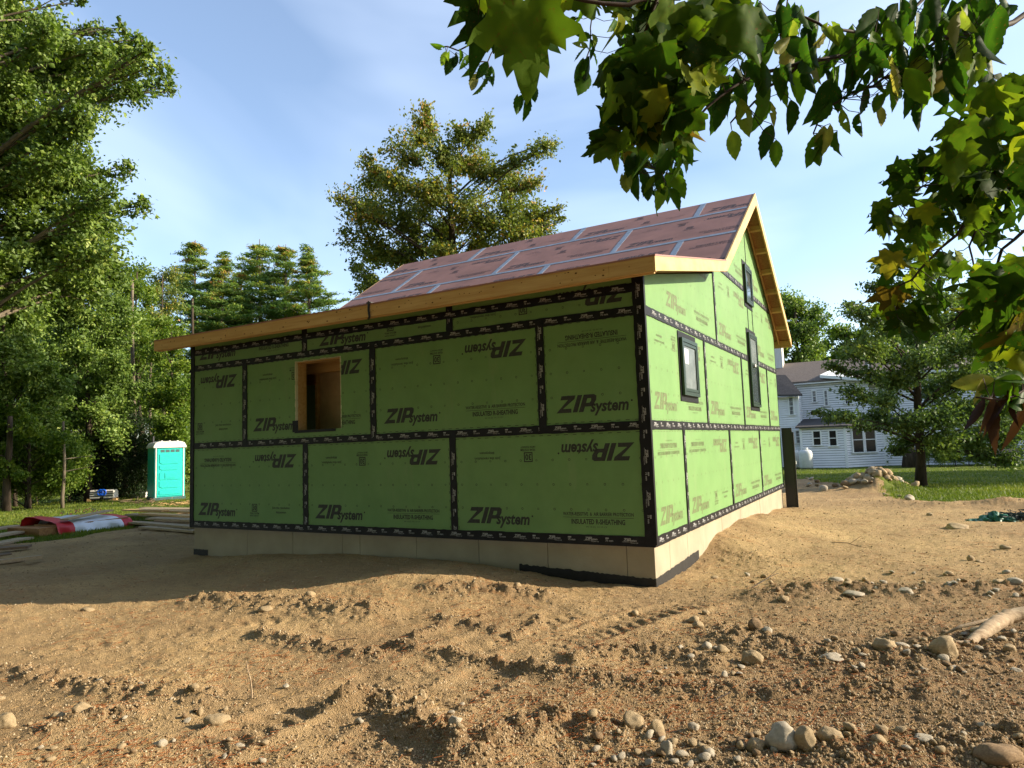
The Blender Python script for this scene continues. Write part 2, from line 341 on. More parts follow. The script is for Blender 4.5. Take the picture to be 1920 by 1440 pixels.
RIDGES = [  # pixel polyline, height, half width
    ([(490, 1192), (560, 1208), (620, 1222), (700, 1232)], .042, .10), ([(740, 1215), (830, 1235), (930, 1248), (1030, 1268)], .042, .08),
    ([(1080, 1240), (1150, 1228), (1260, 1232), (1330, 1246)], .05, .11), ([(1380, 1200), (1500, 1222), (1620, 1240), (1760, 1232), (1920, 1215)], .045, .30),
    ([(1060, 1272), (1200, 1290), (1340, 1298), (1560, 1302), (1760, 1300)], .035, .12), ([(0, 1262), (60, 1270), (130, 1282), (240, 1300), (380, 1312)], .045, .13),
    ([(620, 1330), (690, 1322), (760, 1325), (800, 1350)], .06, .09), ([(740, 1350), (790, 1375), (850, 1395)], .07, .10), ([(880, 1420), (980, 1385), (1060, 1360), (1150, 1380)], .07, .14),
    ([(1450, 1118), (1560, 1106), (1700, 1115), (1920, 1108)], .05, .25), ([(825, 1163), (880, 1175), (930, 1186)], .03, .07), ([(780, 1195), (850, 1170), (900, 1160)], .02, .06),
    ([(380, 1128), (480, 1132), (600, 1140), (690, 1150)], .05, .22), ([(1560, 1420), (1700, 1410), (1920, 1400)], .05, .2), ([(830, 1105), (930, 1112), (1020, 1125)], .05, .2),
    ([(100, 1370), (170, 1350), (250, 1345)], .04, .1), ([(960, 1195), (1000, 1180), (1010, 1160)], .02, .05)]
RID = [(np.array([G(*p)[:2] for p in pl_]), a, wd) for pl_, a, wd in RIDGES]
MOUNDS = [(1640, 921, .46, .62), (1560, 908, .07, .8), (1500, 903, .12, .6), (1600, 914, .08, .6), (1760, 950, .07, .35), (1850, 949, .10, .4), (1910, 951, .09, .4), (1700, 944, .05, .4), (1980, 953, .08, .5), (1395, 1052, .05, .3)]
MND = [(*G(u, v)[:2], a, s) for u, v, a, s in MOUNDS]
def segd(x, y, P):
    d = np.full(x.shape, 1e9)
    for i in range(len(P)-1):
        (ax, ay), (bx, by) = P[i], P[i+1]; dx, dy = bx-ax, by-ay; t = np.clip(((x-ax)*dx+(y-ay)*dy)/(dx*dx+dy*dy), 0, 1)
        d = np.minimum(d, np.hypot(x-ax-t*dx, y-ay-t*dy))
    return d
RUT = [(G(330, 1436)[:2], G(760, 1262)[:2]), (G(640, 1440)[:2], G(1010, 1225)[:2]), (G(1010, 1225)[:2], G(1330, 1128)[:2]), (G(760, 1262)[:2], G(1080, 1150)[:2]), (G(60, 1230)[:2], G(560, 1160)[:2])]
def HF(x, y, want=False):
    x = np.asarray(x, float); y = np.asarray(y, float); z = H0(x, y); d = np.hypot(x-CAM[0], y-CAM[1]); sdv = dirt_sd(x, y)
    di = sstep(-.1, .5, sdv)
    rough = np.zeros(x.shape)
    for P, a, wd in RID:
        q = np.exp(-(segd(x, y, P)/wd)**2); z = z+a*q*(.65+.9*np.abs(perlin(x*6, y*6, 33))*2); rough = np.maximum(rough, q)
    for mx_, my_, a, s in MND:
        q = np.exp(-((x-mx_)**2+(y-my_)**2)/(2*s*s)); z = z+a*q*(.8+.5*fbm(x*2.2, y*2.2, 3, 8)); rough = np.maximum(rough, q*.8)
    rightness = sstep(-1.0, 3.2, x-.25*y)*sstep(3.5, -1.5, y)
    rough = np.maximum(rough, .30*rightness)
    z = z+di*(.022*perlin(x*1.3, y*1.3, 3)+.018*fbm(x*3, y*3, 3, 9)+.007*fbm(x*9+1.3*perlin(x*4, y*4, 2), y*9, 3, 21))
    tr = (x*.88-y*.35); z = z+di*.010*np.maximum(0, np.sin(tr*9+2*perlin(x*.7, y*.7, 4)))*sstep(-.1, .3, perlin(x*.5+3, y*.5, 12))
    z = z+di*(.007*np.abs(perlin(x*38, y*38, 50))+.005*perlin(x*75, y*75, 51)+.010*np.maximum(0, perlin(x*17, y*17, 52))+.012*np.maximum(0, perlin(x*7, y*9, 54)-.15))
    z = z+rough*(.045*np.abs(fbm(x*11, y*11, 2, 61))+.022*np.abs(perlin(x*27, y*27, 62))+.010*np.abs(perlin(x*60, y*60, 63)))
    for (a_, b_) in RUT:
        dx, dy = b_-a_; Ln = math.hypot(dx, dy); tt = ((x-a_[0])*dx+(y-a_[1])*dy)/Ln; ll = ((x-a_[0])*dy-(y-a_[1])*dx)/Ln+.06*np.sin(tt*1.3)
        q = np.exp(-(ll/.16)**6)*sstep(-.1, .3, tt)*sstep(Ln+.1, Ln-.3, tt); lug = np.sin(2*math.pi*(tt/.13+np.abs(ll)*3.5))
        fade = .45+.55*sstep(-.25, .35, perlin(x*1.1, y*1.1, 77)); z = z+di*fade*(-.016*q+.009*q*np.clip(lug*1.6, -1, 1)+.020*np.exp(-((np.abs(ll)-.21)/.045)**2)*(q.max() > 0)*sstep(-.1, .3, tt)*sstep(Ln+.1, Ln-.3, tt))
    z = z-(1-di)*.01+.03*(1-di)*fbm(x*.8, y*.8, 2, 71)
    if want: return z, sdv, rough, rightness
    return z
def build_ground():
    yawc = math.atan2(cF[1], cF[0]); half = rad(43)
    ang = np.concatenate([np.linspace(-half, half, 820)+yawc, np.linspace(yawc+half, yawc-half+2*math.pi, 130)[1:-1]]); na = len(ang)
    a, b = 2.35, 60.; n = 640; t = np.linspace(0, 1, n); r1 = 1/((1/a)*(1-t)+(1/b)*t)
    rr = np.concatenate([np.linspace(.02, 2.3, 40), r1, np.geomspace(63, 900, 30)]); nr = len(rr)
    A, Q = np.meshgrid(ang, rr); X = (CAM[0]+Q*np.cos(A)).ravel(); Y = (CAM[1]+Q*np.sin(A)).ravel()
    Z, sdv, rough, rg = HF(X, Y, True)
    V = np.stack([X, Y, Z], -1)
    i, j = np.meshgrid(np.arange(nr-1), np.arange(na), indexing='ij'); j2 = (j+1) % na
    F = np.stack([i*na+j, i*na+j2, (i+1)*na+j2, (i+1)*na+j], -1).reshape(-1, 4)
    # keep coarse angular sectors away from distance detail
    e = sdv+.22*fbm(X*1.6, Y*1.6, 3, 90)
    dirt = e[F].mean(1) > 0
    soil = np.clip(.22+.70*rg+.45*rough+.45*fbm(X*.6, Y*.6, 3, 95), 0, 1)
    for nm, mk, m_ in (('ground', dirt, M['soil']), ('lawn', ~dirt, M['lawn'])):
        f = F[mk]; used = np.unique(f); mp_ = np.full(len(V), -1); mp_[used] = np.arange(len(used))
        me = fast(nm, V[used], mp_[f], m_, smooth=True, attrs={'soil': soil[used]}); o = link(nm, me); o['kind'] = 'structure'
build_ground()

# ------------------------------------------------------------ 2D text and printing
_tc = {}
def text2d(s, size=1., shear=0., bold=0., sx=1.):
    k = (s, shear, bold)
    if k not in _tc:
        cu = bpy.data.curves.new('t', 'FONT'); cu.body = s; cu.size = 1; cu.shear = shear; cu.offset = bold; cu.resolution_u = 2; cu.fill_mode = 'FRONT'
        o = bpy.data.objects.new('t', cu); COL.objects.link(o); dg = bpy.context.evaluated_depsgraph_get(); me = bpy.data.meshes.new_from_object(o.evaluated_get(dg))
        me.calc_loop_triangles(); V = np.array([v.co[:2] for v in me.vertices]).reshape(-1, 2); T = np.array([t.vertices[:] for t in me.loop_triangles]).reshape(-1, 3)
        _tc[k] = (V[T] if len(T) else np.zeros((0, 3, 2))); bpy.data.objects.remove(o); bpy.data.curves.remove(cu); bpy.data.meshes.remove(me)
    t = _tc[k].copy()*size; t[..., 0] *= sx; return t
def width(t): return t[..., 0].max()-t[..., 0].min()
def polys(ps):
    o = []
    for p in ps:
        for i in range(1, len(p)-1): o.append([p[0], p[i], p[i+1]])
    return np.array(o, float)
def rect2(x0, x1, y0, y1): return polys([[(x0, y0), (x1, y0), (x1, y1), (x0, y1)]])
def shf(t, x, y): return t+np.array([x, y])
def fitw(s, wd, h=None, **k):
    t = text2d(s, 1., **k); f = wd/width(t); t[..., 0] -= t[..., 0].min(); t[..., 0] *= f; hh = t[..., 1].max()-t[..., 1].min()
    t[..., 1] -= t[..., 1].min(); t[..., 1] *= (h/hh if h else f); return t
def ziplogo(h, reg=True, lean=.36):
    Z = [[(0, 0), (.98, 0), (.90, .24), (.36, .24)], [(0, 0), (.36, .24), (.93, .79), (.52, .76)], [(.52, .76), (.93, .79), (.93, 1), (.02, 1)], [(.52, .76), (.02, 1), (.02, .76)]]
    I = [[(1.06, 0), (1.36, 0), (1.36, 1), (1.06, 1)]]
    P = [[(1.45, 0), (1.75, 0), (1.75, 1), (1.45, 1)], [(1.75, .78), (1.98, .78), (2.1, 1), (1.75, 1)], [(1.98, .78), (2.03, .64), (2.34, .66), (2.28, .9), (2.1, 1)], [(2.03, .64), (1.97, .52), (2.1, .30), (2.26, .42), (2.34, .66)], [(1.97, .52), (1.75, .52), (1.75, .30), (2.1, .30)]]
    t = polys(Z+I+P)
    t[..., 0] += lean*t[..., 1]
    s_ = fitw('system', 2.35, .84, shear=.2, bold=.03)
    t = [t, shf(s_, 2.18, -.25)]
    if reg:
        a = np.linspace(0, 2*math.pi, 9)[:-1]; t.append(polys([[(4.72+.06*math.cos(q), .5+.06*math.sin(q)) for q in a]]))
    return np.concatenate(t)*h
def bar_block(w_):
    t = [fitw('WATER-RESISTIVE  &  AIR BARRIER PROTECTION', w_, .038, bold=.02), ]
    t[0] = shf(t[0], 0, .095); t.append(rect2(0, w_, .076, .080)); t.append(shf(fitw('INSULATED R-SHEATHING', w_*.76, .056, bold=.03), w_*.12, .006)); t.append(shf(fitw('04-10-22  01:15 CF', w_*.30, .016), w_*.33, -.028)); return np.concatenate(t)
def thirty():
    t = [rect2(-.055, .055, .0, .012), rect2(-.055, .055, .098, .11), rect2(-.055, -.043, .012, .098), rect2(.043, .055, .012, .098), shf(fitw('30', .075, .072, bold=.03), -.0375, .019),
         shf(fitw('YEAR SYSTEM', .19, .026, bold=.02), -.095, -.038), shf(fitw('LIMITED WARRANTY', .19, .020, bold=.01), -.095, -.068)]; return np.concatenate(t)
def join(): return np.concatenate([shf(fitw('Join the revolution.', .36, .042, bold=.012), 0, .06), shf(fitw('#zipsystem', .20, .038, bold=.012), .08, 0)])
def board_art(kind, W=2.438, Hh=1.21, marks=True):
    A = [shf(ziplogo(.185), .17, .17), shf(bar_block(.80), 1.42, .185)]
    B = [shf(ziplogo(.185), .17, .17), shf(thirty(), 1.42, .24), shf(join(), 1.78, .215)]
    lo, hi = (A, B) if kind == 1 else (B, A)
    hi = np.concatenate(hi); hi = np.array([W, Hh])-hi
    t = [np.concatenate(lo), hi]
    if marks:
        k = 0
        for zi in (.31, .53, .75):
            zz = zi*Hh-.03
            for i in range(12):
                x = .12+i*.2; k += 1
                if x > W-.05: continue
                n = 4 if (i % 3 == 2) else 7; a = np.linspace(0, 2*math.pi, n+1)[:-1]+(.785 if n == 4 else 0); r0, r1 = (.014, .009)
                for q in range(n):
                    c0, s0, c1, s1 = math.cos(a[q]), math.sin(a[q]), math.cos(a[(q+1) % n]), math.sin(a[(q+1) % n])
                    t.append(polys([[(x+r0*c0, zz+r0*s0), (x+r0*c1, zz+r0*s1), (x+r1*c1, zz+r1*s1), (x+r1*c0, zz+r1*s0)]]))
        q = []
        x = .05
        while x < W: q.append([(x, .060), (x+.045, .060), (x+.045, .066), (x, .066)]); q.append([(x, Hh-.066), (x+.045, Hh-.066), (x+.045, Hh-.060), (x, Hh-.060)]); x += .1016
        z = .1
        while z < Hh-.1: q.append([(.058, z), (.064, z), (.064, z+.03), (.058, z+.03)]); q.append([(W-.064, z), (W-.058, z), (W-.058, z+.03), (W-.064, z+.03)]); z += .1016
        t.append(polys(q))
    return np.concatenate(t)
def clip_half(p, a, b, c):
    """keep a*x+b*y<=c"""
    o = []
    for i in range(len(p)):
        P, Q = p[i], p[(i+1) % len(p)]; dp_, dq = a*P[0]+b*P[1]-c, a*Q[0]+b*Q[1]-c
        if dp_ <= 0: o.append(P)
        if (dp_ < 0 < dq) or (dq < 0 < dp_): t = dp_/(dp_-dq); o.append((P[0]+t*(Q[0]-P[0]), P[1]+t*(Q[1]-P[1])))
    return o
def clip_tris(t, planes):
    for a, b, c in planes:
        d = t[..., 0]*a+t[..., 1]*b-c; ok = (d <= 0).all(1); part = ~ok & (d < 0).any(1)
        new = []
        for tri in t[part]:
            q = clip_half([tuple(v) for v in tri], a, b, c)
            for i in range(1, len(q)-1): new.append([q[0], q[i], q[i+1]])
        t = np.concatenate([t[ok], np.array(new, float).reshape(-1, 3, 2)])
    return t
def print_mesh(t, fn, name, m):
    """2D triangles placed by fn(xy array)->xyz"""
    P = t.reshape(-1, 2); V = fn(P); F = np.arange(len(V)).reshape(-1, 3)
    return fast(name, V, F, m)

# ------------------------------------------------------------ the house under construction
Z0, Z4, Z8 = -.015, 1.198, 2.396
XW, YD = -7.315, 8.534
TS, TB, TR = .652, 2.88, 5.70
house = empty('house_under_construction', (0, 0, 0), label='small unfinished house sheathed in green boards with black tape and a bare red-brown roof', cat='house')
def sub(name, b, m, parent=house, **k): return tag(b.build(name, m, parent), **k)
FT = .3048
# front wall boards
def front_map(x0, z0): return lambda P: np.stack([x0+P[:, 0], np.full(len(P), -.0016), z0+P[:, 1]], -1)
def gable_map(y0, z0): return lambda P: np.stack([np.full(len(P), .0016), y0+P[:, 0], z0+P[:, 1]], -1)
OPN = (-5.06, -4.215, 1.345, 2.302)
def front_board(xa, xb, za, zb, kind, artx, artz, hole=None):
    b = MB(); g = .0015
    if hole:
        a0, a1, c0, c1 = hole
        b.box(xa+g, a0, 0, .04, za+g, zb-g); b.box(a1, xb-g, 0, .04, za+g, zb-g); b.box(a0, a1, 0, .04, za+g, c0); b.box(a0, a1, 0, .04, c1, zb-g)
    else: b.box(xa+g, xb-g, 0, .04, za+g, zb-g)
    o = sub('sheathing_board', b, M['green'])
    t = board_art(kind); t = shf(t, artx, artz)
    t = clip_tris(t, [(-1, 0, -(xa+.01)), (1, 0, xb-.01), (0, -1, -(za+.01)), (0, 1, zb-.01)])
    if hole:
        a0, a1, c0, c1 = hole
        L_ = clip_tris(t, [(1, 0, a0)]); R_ = clip_tris(t, [(-1, 0, -a1)]); m_ = clip_tris(clip_tris(t, [(-1, 0, -a0), (1, 0, a1)]), [(0, 1, c0)]); n_ = clip_tris(clip_tris(t, [(-1, 0, -a0), (1, 0, a1)]), [(0, -1, -c1)])
        t = np.concatenate([L_, R_, m_, n_])
    me = print_mesh(t, front_map(0, 0), 'lettering', M['print']); link('lettering', me, o)
fx = lambda f: -f*FT
front_board(fx(24), fx(16), Z0, Z4, 2, fx(24), Z0)
front_board(fx(16), fx(8), Z0, Z4, 1, fx(16), Z0)
front_board(fx(8), 0, Z0, Z4, 1, fx(8), Z0)
front_board(fx(24), fx(20), Z4, Z8, 2, fx(28), Z4)
front_board(fx(20), fx(12), Z4, Z8, 1, fx(20), Z4, OPN)
front_board(fx(12), fx(4), Z4, Z8, 1, fx(12), Z4)
front_board(fx(4), 0, Z4, Z8, 2, fx(4), Z4)
front_board(fx(24), fx(16), Z8, 2.80, 1, fx(24), Z8-.05)
front_board(fx(16), fx(8), Z8, 2.80, 2, fx(16)+.1, Z8-.09)
front_board(fx(8), 0, Z8, 2.80, 1, fx(8), Z8-.74)
# gable boards
def roof_under(y):   # height of the wall head
    if y < TB: return 2.765+.207*y
    if y < TR: return 3.385+TS*(y-TB)
    return 3.385+TS*(TR-TB)-TS*(y-TR)
GPL = [(-.207, 1, 2.765)]      # shallow roof line: z <= 2.765+.207y
def gable_board(ya, yb, za, zb, kind, arty, artz, slab=None):
    pol = [(ya+.0015, za+.0015), (yb-.0015, za+.0015), (yb-.0015, zb-.0015), (ya+.0015, zb-.0015)]
    pls = []
    if zb > Z8+.1:
        if ya < TB-.05 and yb <= 3.3: pls = [(-.207, 1, 2.765)]
        else: pls = [(-TS, 1, 3.385-TS*TB), (TS, 1, 3.385+TS*(TR-TB)+TS*TR)]
    for p in pls: pol = clip_half(pol, *p)
    if len(pol) < 3: return
    o = sub('sheathing_board', MB().prism(pol, 0, -.04, 0), M['green'])
    t = shf(board_art(kind), arty, artz); t = clip_tris(t, [(-1, 0, -(ya+.01)), (1, 0, yb-.01), (0, -1, -(za+.01)), (0, 1, zb-.01)]+pls)
    if len(t): link('lettering', print_mesh(t, gable_map(0, 0), 'lettering', M['print_sunlit']), o)
gy = lambda f: f*FT
gable_board(0, gy(4), Z0, Z4, 2, 0, Z0); gable_board(gy(4), gy(12), Z0, Z4, 2, gy(4), Z0); gable_board(gy(12), gy(20), Z0, Z4, 1, gy(12), Z0); gable_board(gy(20), YD, Z0, Z4, 1, gy(20), Z0)
gable_board(0, gy(8), Z4, Z8, 1, 0, Z4); gable_board(gy(8), gy(16), Z4, Z8, 1, gy(8), Z4); gable_board(gy(16), gy(24), Z4, Z8, 1, gy(16), Z4); gable_board(gy(24), YD, Z4, Z8, 1, gy(24), Z4)
ZT = 3.62
gable_board(0, 3.22, Z8, ZT, 1, .62, Z8); gable_board(3.22, 5.75, Z8, ZT, 1, 3.22, Z8); gable_board(5.75, 6.18, Z8, ZT, 2, 5.75-1.2, Z8+.1); gable_board(6.18, YD, Z8, ZT, 1, 6.18, Z8)
gable_board(3.0, 5.90, ZT, 5.3, 1, 3.4, ZT); gable_board(5.90, YD, ZT, 5.3, 1, 5.95, ZT+.02)
# back and left walls, floor, inside
sub('rear_wall', MB().box(XW, -5.6, YD-.04, YD, Z0, 3.3).box(-3.2, 0, YD-.04, YD, Z0, 3.3).box(-5.6, -3.2, YD-.04, YD, 2.3, 3.3), M['green'])  # opening in the rear wall is added to let daylight inside
lp = [(.04, Z0), (YD-.04, Z0), (YD-.04, roof_under(YD)), (TR, roof_under(TR)), (TB, 3.385), (.04, 2.765)]
sub('far_side_wall', MB().prism(lp, 0, XW, XW+.04), M['green'])
sub('floor_deck', MB().box(XW+.04, -.04, .04, YD-.04, -.02, .03), M['osb'])
pb = MB().box(-5.35, -4.82, .75, .79, .03, 2.6)
sub('inner_partition', pb, M['brown'])
for i in range(19):
    x = XW+.06+i*.4
    if x > -.1: break
    if -5.15 < x < -4.2: continue
    sub('wall_stud', MB().box(x, x+.038, .045, .18, .03, 2.42), M['wood'])
for i in range(12): sub('rafter', MB().prism([(.05, 2.60), (2.8, 3.17), (2.8, 3.31), (.05, 2.74)], 0, XW+.2+i*.6, XW+.238+i*.6), M['wood'])
sub('top_plate', MB().box(XW+.05, -.05, .045, .18, 2.44, 2.55), M['wood'])
sub('ceiling_beam', MB().box(-6.9, -3.2, 1.9, 1.96, 2.22, 2.44), M['wood'])
for x in (-5.40, -4.78): sub('inner_stud', MB().box(x, x+.04, .70, .84, .03, 2.5), M['wood'])
sub('ceiling_joist', MB().box(-5.6, -3.6, .55, .60, 2.2, 2.36).box(-5.6, -3.6, 1.05, 1.10, 2.2, 2.36), M['wood'])
# opening framing
a0, a1, c0, c1 = OPN
fr = empty('window_opening_frame', (0, 0, 0)); fr.parent = house
sub('jamb', MB().box(a0-.038, a0+.004, .041, .20, c0, c1+.02), M['wood'], fr); sub('jamb', MB().box(a1-.004, a1+.034, .041, .20, c0, c1+.02), M['wood'], fr)
sub('header', MB().box(a0-.03, a1+.03, .041, .20, c1-.012, c1+.18), M['wood'], fr); sub('sill', MB().box(a0-.03, a1+.03, .041, .20, c0-.04, c0+.004), M['wood'], fr)
ed = MB(); n = 26
for i in range(n):     # ragged pale cut edge of the boards
    for (p, q) in (((a0, c0+(c1-c0)*i/n), (a0, c0+(c1-c0)*(i+1)/n)), ((a1, c0+(c1-c0)*i/n), (a1, c0+(c1-c0)*(i+1)/n)), ((a0+(a1-a0)*i/n, c1), (a0+(a1-a0)*(i+1)/n, c1))):
        j = R.uniform(-.004, .006); ed.box(min(p[0], q[0])-.004-j, max(p[0], q[0])+.004+j, -.004, .038, min(p[1], q[1])-.003, max(p[1], q[1])+.004+j)
sub('cut_edge', ed, M['foam'], fr); sub('tape_patch', MB().box(a0-.06, a0+.05, -.006, -.002, c0-.02, c0+.14), M['tape'], fr)
sub('tape_patch', MB().box(a0-.02, a1-.1, -.005, .03, c0-.035, c0+.003), M['tape'], fr)
# tapes
TW = .095
def tape_art(Ln, seed=0):
    q = []; x = .06+(seed*.137) % .2
    while x < Ln-.12:
        q.append(shf(ziplogo(.032, False), x, -.005)); q.append(rect2(x-.012, x+.10, -.013, -.0105)); q.append(shf(fitw('FLASHING TAPE', .085, .009, bold=.02), x+.075, -.024))
        if x+.35 < Ln: q.append(shf(rect2(0, .038, 0, .013), x+.235, .013)); q.append(shf(fitw('75 mm', .085, .022, bold=.02), x+.235, -.016))
        x += .43
    return np.concatenate(q) if q else np.zeros((0, 3, 2))
def wavy_strip(Ln, wd, seed, nseg=None):
    n = nseg or max(4, int(Ln/.05)); rs = random.Random(seed); j = lambda: rs.uniform(-.0035, .0035)
    return [(i*Ln/n, -wd/2+j()) for i in range(n+1)], [(i*Ln/n, wd/2+j()) for i in range(n+1)]
def tape(plane, p, q, wd=TW, off=.004, seed=0, art=True, m='tape', pm='tprint', name='seam_tape'):
    """plane 'F' (y=0) coords (x,z); 'G' (x=0) coords (y,z)"""
    p = np.array(p, float); q = np.array(q, float); Ln = float(np.hypot(*(q-p))); d = (q-p)/Ln; nrm = np.array([-d[1], d[0]])
    lo, hi = wavy_strip(Ln, wd, seed)
    def w3(a, b, o_):
        c = p+d*a+nrm*b
        return (c[0], -o_, c[1]) if plane == 'F' else (o_, c[0], c[1])
    b = MB(); k = len(lo)
    rs = random.Random(seed+5)
    offs = [off+rs.uniform(0, .0012) for _ in range(k)]
    b.v = [w3(*lo[i], offs[i]) for i in range(k)]+[w3(*hi[i], offs[i]) for i in range(k)]+[w3(*lo[i], .0005) for i in range(k)]+[w3(*hi[i], .0005) for i in range(k)]
    for i in range(k-1): b.f += [(i, i+1, k+i+1, k+i), (i, 2*k+i, 2*k+i+1, i+1), (k+i, k+i+1, 3*k+i+1, 3*k+i)]
    o = sub(name, b, M[m])
    if art and Ln > .3:
        t = tape_art(Ln, seed); P = t.reshape(-1, 2)
        if len(P):
            C_ = p+P[:, :1]*d+P[:, 1:]*nrm; oo = off+.0022
            V = np.stack([C_[:, 0], np.full(len(P), -oo), C_[:, 1]], -1) if plane == 'F' else np.stack([np.full(len(P), oo), C_[:, 0], C_[:, 1]], -1)
            link('lettering', fast('lettering', V, np.arange(len(P)).reshape(-1, 3), M[pm]), o)
for i, (za, wd) in enumerate(((Z4, TW), (Z8, TW), (2.640, TW))): tape('F', (XW+.02, za), (-.05, za), wd, .009, i+1)
tape('F', (XW+.0, Z0+.035), (-.03, Z0+.035), .10, .009, 9)
sub('base_flap', MB().prism([(-.012, Z0-.020), (-.0105, Z0+.03), (-.001, Z0+.03), (.02, Z0-.022)], 0, XW-.005, -.003), M['tape'])
for i, (f, za, zb) in enumerate(((8, 0, 0), (16, 0, 0), (4, 1, 1), (12, 1, 1), (20, 1, 1), (8, 2, 2), (16, 2, 2))):
    lo, hi = ((Z0, Z4-.02), (Z4-.03, Z8+.03), (Z8-.03, 2.78))[za]; tape('F', (fx(f), hi), (fx(f), lo), TW, .0065 if za != 1 else .012, 20+i)
# corner tapes
tape('F', (-.052, 2.78), (-.052, Z0), .115, .0145, 31); tape('F', (XW+.03, 2.78), (XW+.03, Z0), .07, .0145, 32, False)
sub('corner_tape', MB().box(-.004, .0165, -.0165, .03, Z0, 2.77), M['tape'])
sub('corner_tape', MB().box(XW-.012, XW+.01, -.017, .03, Z0-.02, 2.77), M['tape'])
# gable tapes
tape('G', (.03, Z4), (YD, Z4), TW, .009, 41); tape('G', (.03, Z8), (5.44, Z8), TW, .009, 42); tape('G', (6.34, Z8), (YD, Z8), TW, .009, 43)
tape('G', (.0, Z0+.035), (YD, Z0+.035), .10, .009, 44)
tape('G', (3.28, ZT), (5.45, ZT), TW, .009, 45); tape('G', (6.25, ZT), (YD-.4, ZT), TW, .009, 46)
for i, (f, k) in enumerate(((4, 0), (12, 0), (20, 0), (8, 1), (24, 1))): tape('G', (gy(f), Z4 if k == 0 else Z8), (gy(f), Z0 if k == 0 else Z4), .075, .012, 50+i)
tape('G', (gy(16), Z8), (gy(16), Z4), .06, .012, 56, False)
tape('G', (3.22, roof_under(3.0)), (3.22, Z8), .075, .012, 57)
for yy, a_, b_ in ((5.75, 2.9, 3.36), (6.18, 2.9, 3.36), (5.90, 4.12, 4.95)): tape('G', (yy, b_), (yy, a_), .03, .007, 60, False)
# windows of the gable wall
def gable_window(y0, y1, z0, z1, rail=None, name='window', film=False, **k):
    wdw = empty(name, (0, 0, 0), **k); wdw.parent = house
    def ring(nm, a, b, c, d, t, x0, x1, m):
        sub(nm, MB().box(x0, x1, a, b, c, c+t).box(x0, x1, a, b, d-t, d).box(x0+.0001, x1-.0001, a, a+t, c+t, d-t).box(x0+.0001, x1-.0001, b-t, b, c+t, d-t), M[m], wdw)
    ring('flashing', y0-.045, y1+.045, z0-.07, z1+.08, .09, .004, .010, 'tape')
    ring('frame', y0, y1, z0, z1, .045, .010, .048, 'winf'); 
    if rail is None:
        ring('sash', y0+.052, y1-.052, z0+.052, z1-.052, .035, .016, .044, 'winf')
        sub('glass', MB().box(.016, .030, y0+.087, y1-.087, z0+.087, z1-.087), M['film'] if film else M['glass'], wdw)
        if film: sub('sticker', MB().box(.0301, .031, y0+.12, y0+.3, z1-.3, z1-.12), M['trim'], wdw)
    else:
        ring('sash', y0+.052, y1-.052, rail, z1-.052, .032, .020, .048, 'winf'); ring('sash', y0+.052, y1-.052, z0+.052, rail+.01, .032, .016, .034, 'winf')
        sub('glass', MB().box(.018, .034, y0+.084, y1-.084, rail+.032, z1-.084), M['film'], wdw); sub('glass', MB().box(.015, .024, y0+.084, y1-.084, z0+.084, rail-.022), M['glass'], wdw)
        sub('latch', MB().box(.048, .058, (y0+y1)/2-.05, (y0+y1)/2+.05, rail-.02, rail+.02), M['whitepl'], wdw)
gable_window(1.23, 1.93, 1.56, 2.25, film=True)
gable_window(5.52, 6.26, 1.57, 2.86, rail=2.30)
gable_window(5.55, 6.18, 3.40, 4.08)
# roof
OV, EF = .28, -.40
def zsteep(y): return 3.51+TS*(y-TB) if y < TR else 3.51+TS*(TR-TB)-TS*(y-TR)
LX = -7.62
roof = empty('roof', (0, 0, 0)); roof.parent = house
nn = Vector((0, -TS, 1)).normalized(); sl = Vector((0, 1, TS)).normalized(); SL = (TR-TB)*math.sqrt(1+TS*TS)
def roof_board(xa, xb, sa, sb, kind, artx):
    """s measured up from the foot of the steep slope"""
    o3 = lambda x, s, h: tuple(Vector((x, TB, 3.51))+sl*s+nn*h)
    b = MB(); g = .0015; b.v = [o3(x, s, h) for h in (-.016, 0) for s in (sa+g, sb-g) for x in (xa+g, xb-g)]
    b.f = [(0, 2, 3, 1), (4, 5, 7, 6), (0, 1, 5, 4), (2, 6, 7, 3), (0, 4, 6, 2), (1, 3, 7, 5)]
    o = sub('roof_board', b, M['roof'], roof)
    t = board_art(kind, marks=False); t = np.concatenate([t, shf(thirty(), 1.2, .62)]); t = shf(t, artx, sa-(.0 if sa > 0 else .12)); t = clip_tris(t, [(-1, 0, -(xa+.01)), (1, 0, xb-.01), (0, -1, -(sa+.01)), (0, 1, sb-.01)])
    P = t.reshape(-1, 2)
    if len(P):
        O = np.array([0, TB, 3.51]); V = O+P[:, :1]*np.array([1, 0, 0])+P[:, 1:]*np.array(sl)+.0016*np.array(nn)
        link('lettering', fast('lettering', V, np.arange(len(P)).reshape(-1, 3), M['rprint']), o)
s1, s2 = SL-2.08, SL-.82
def row(cuts, sa, sb, kd):
    c = [LX]+sorted(cuts)+[OV-.03]
    for i in range(len(c)-1): roof_board(c[i], c[i+1], sa, sb, kd, c[i+1]-2.438 if i == 0 else c[i])
row([-.62, -3.0, -5.37], 0, s1, 2); row([-1.81, -4.17, -6.57], s1, s2, 1); row([-.63, -3.01, -5.39], s2, SL, 2)
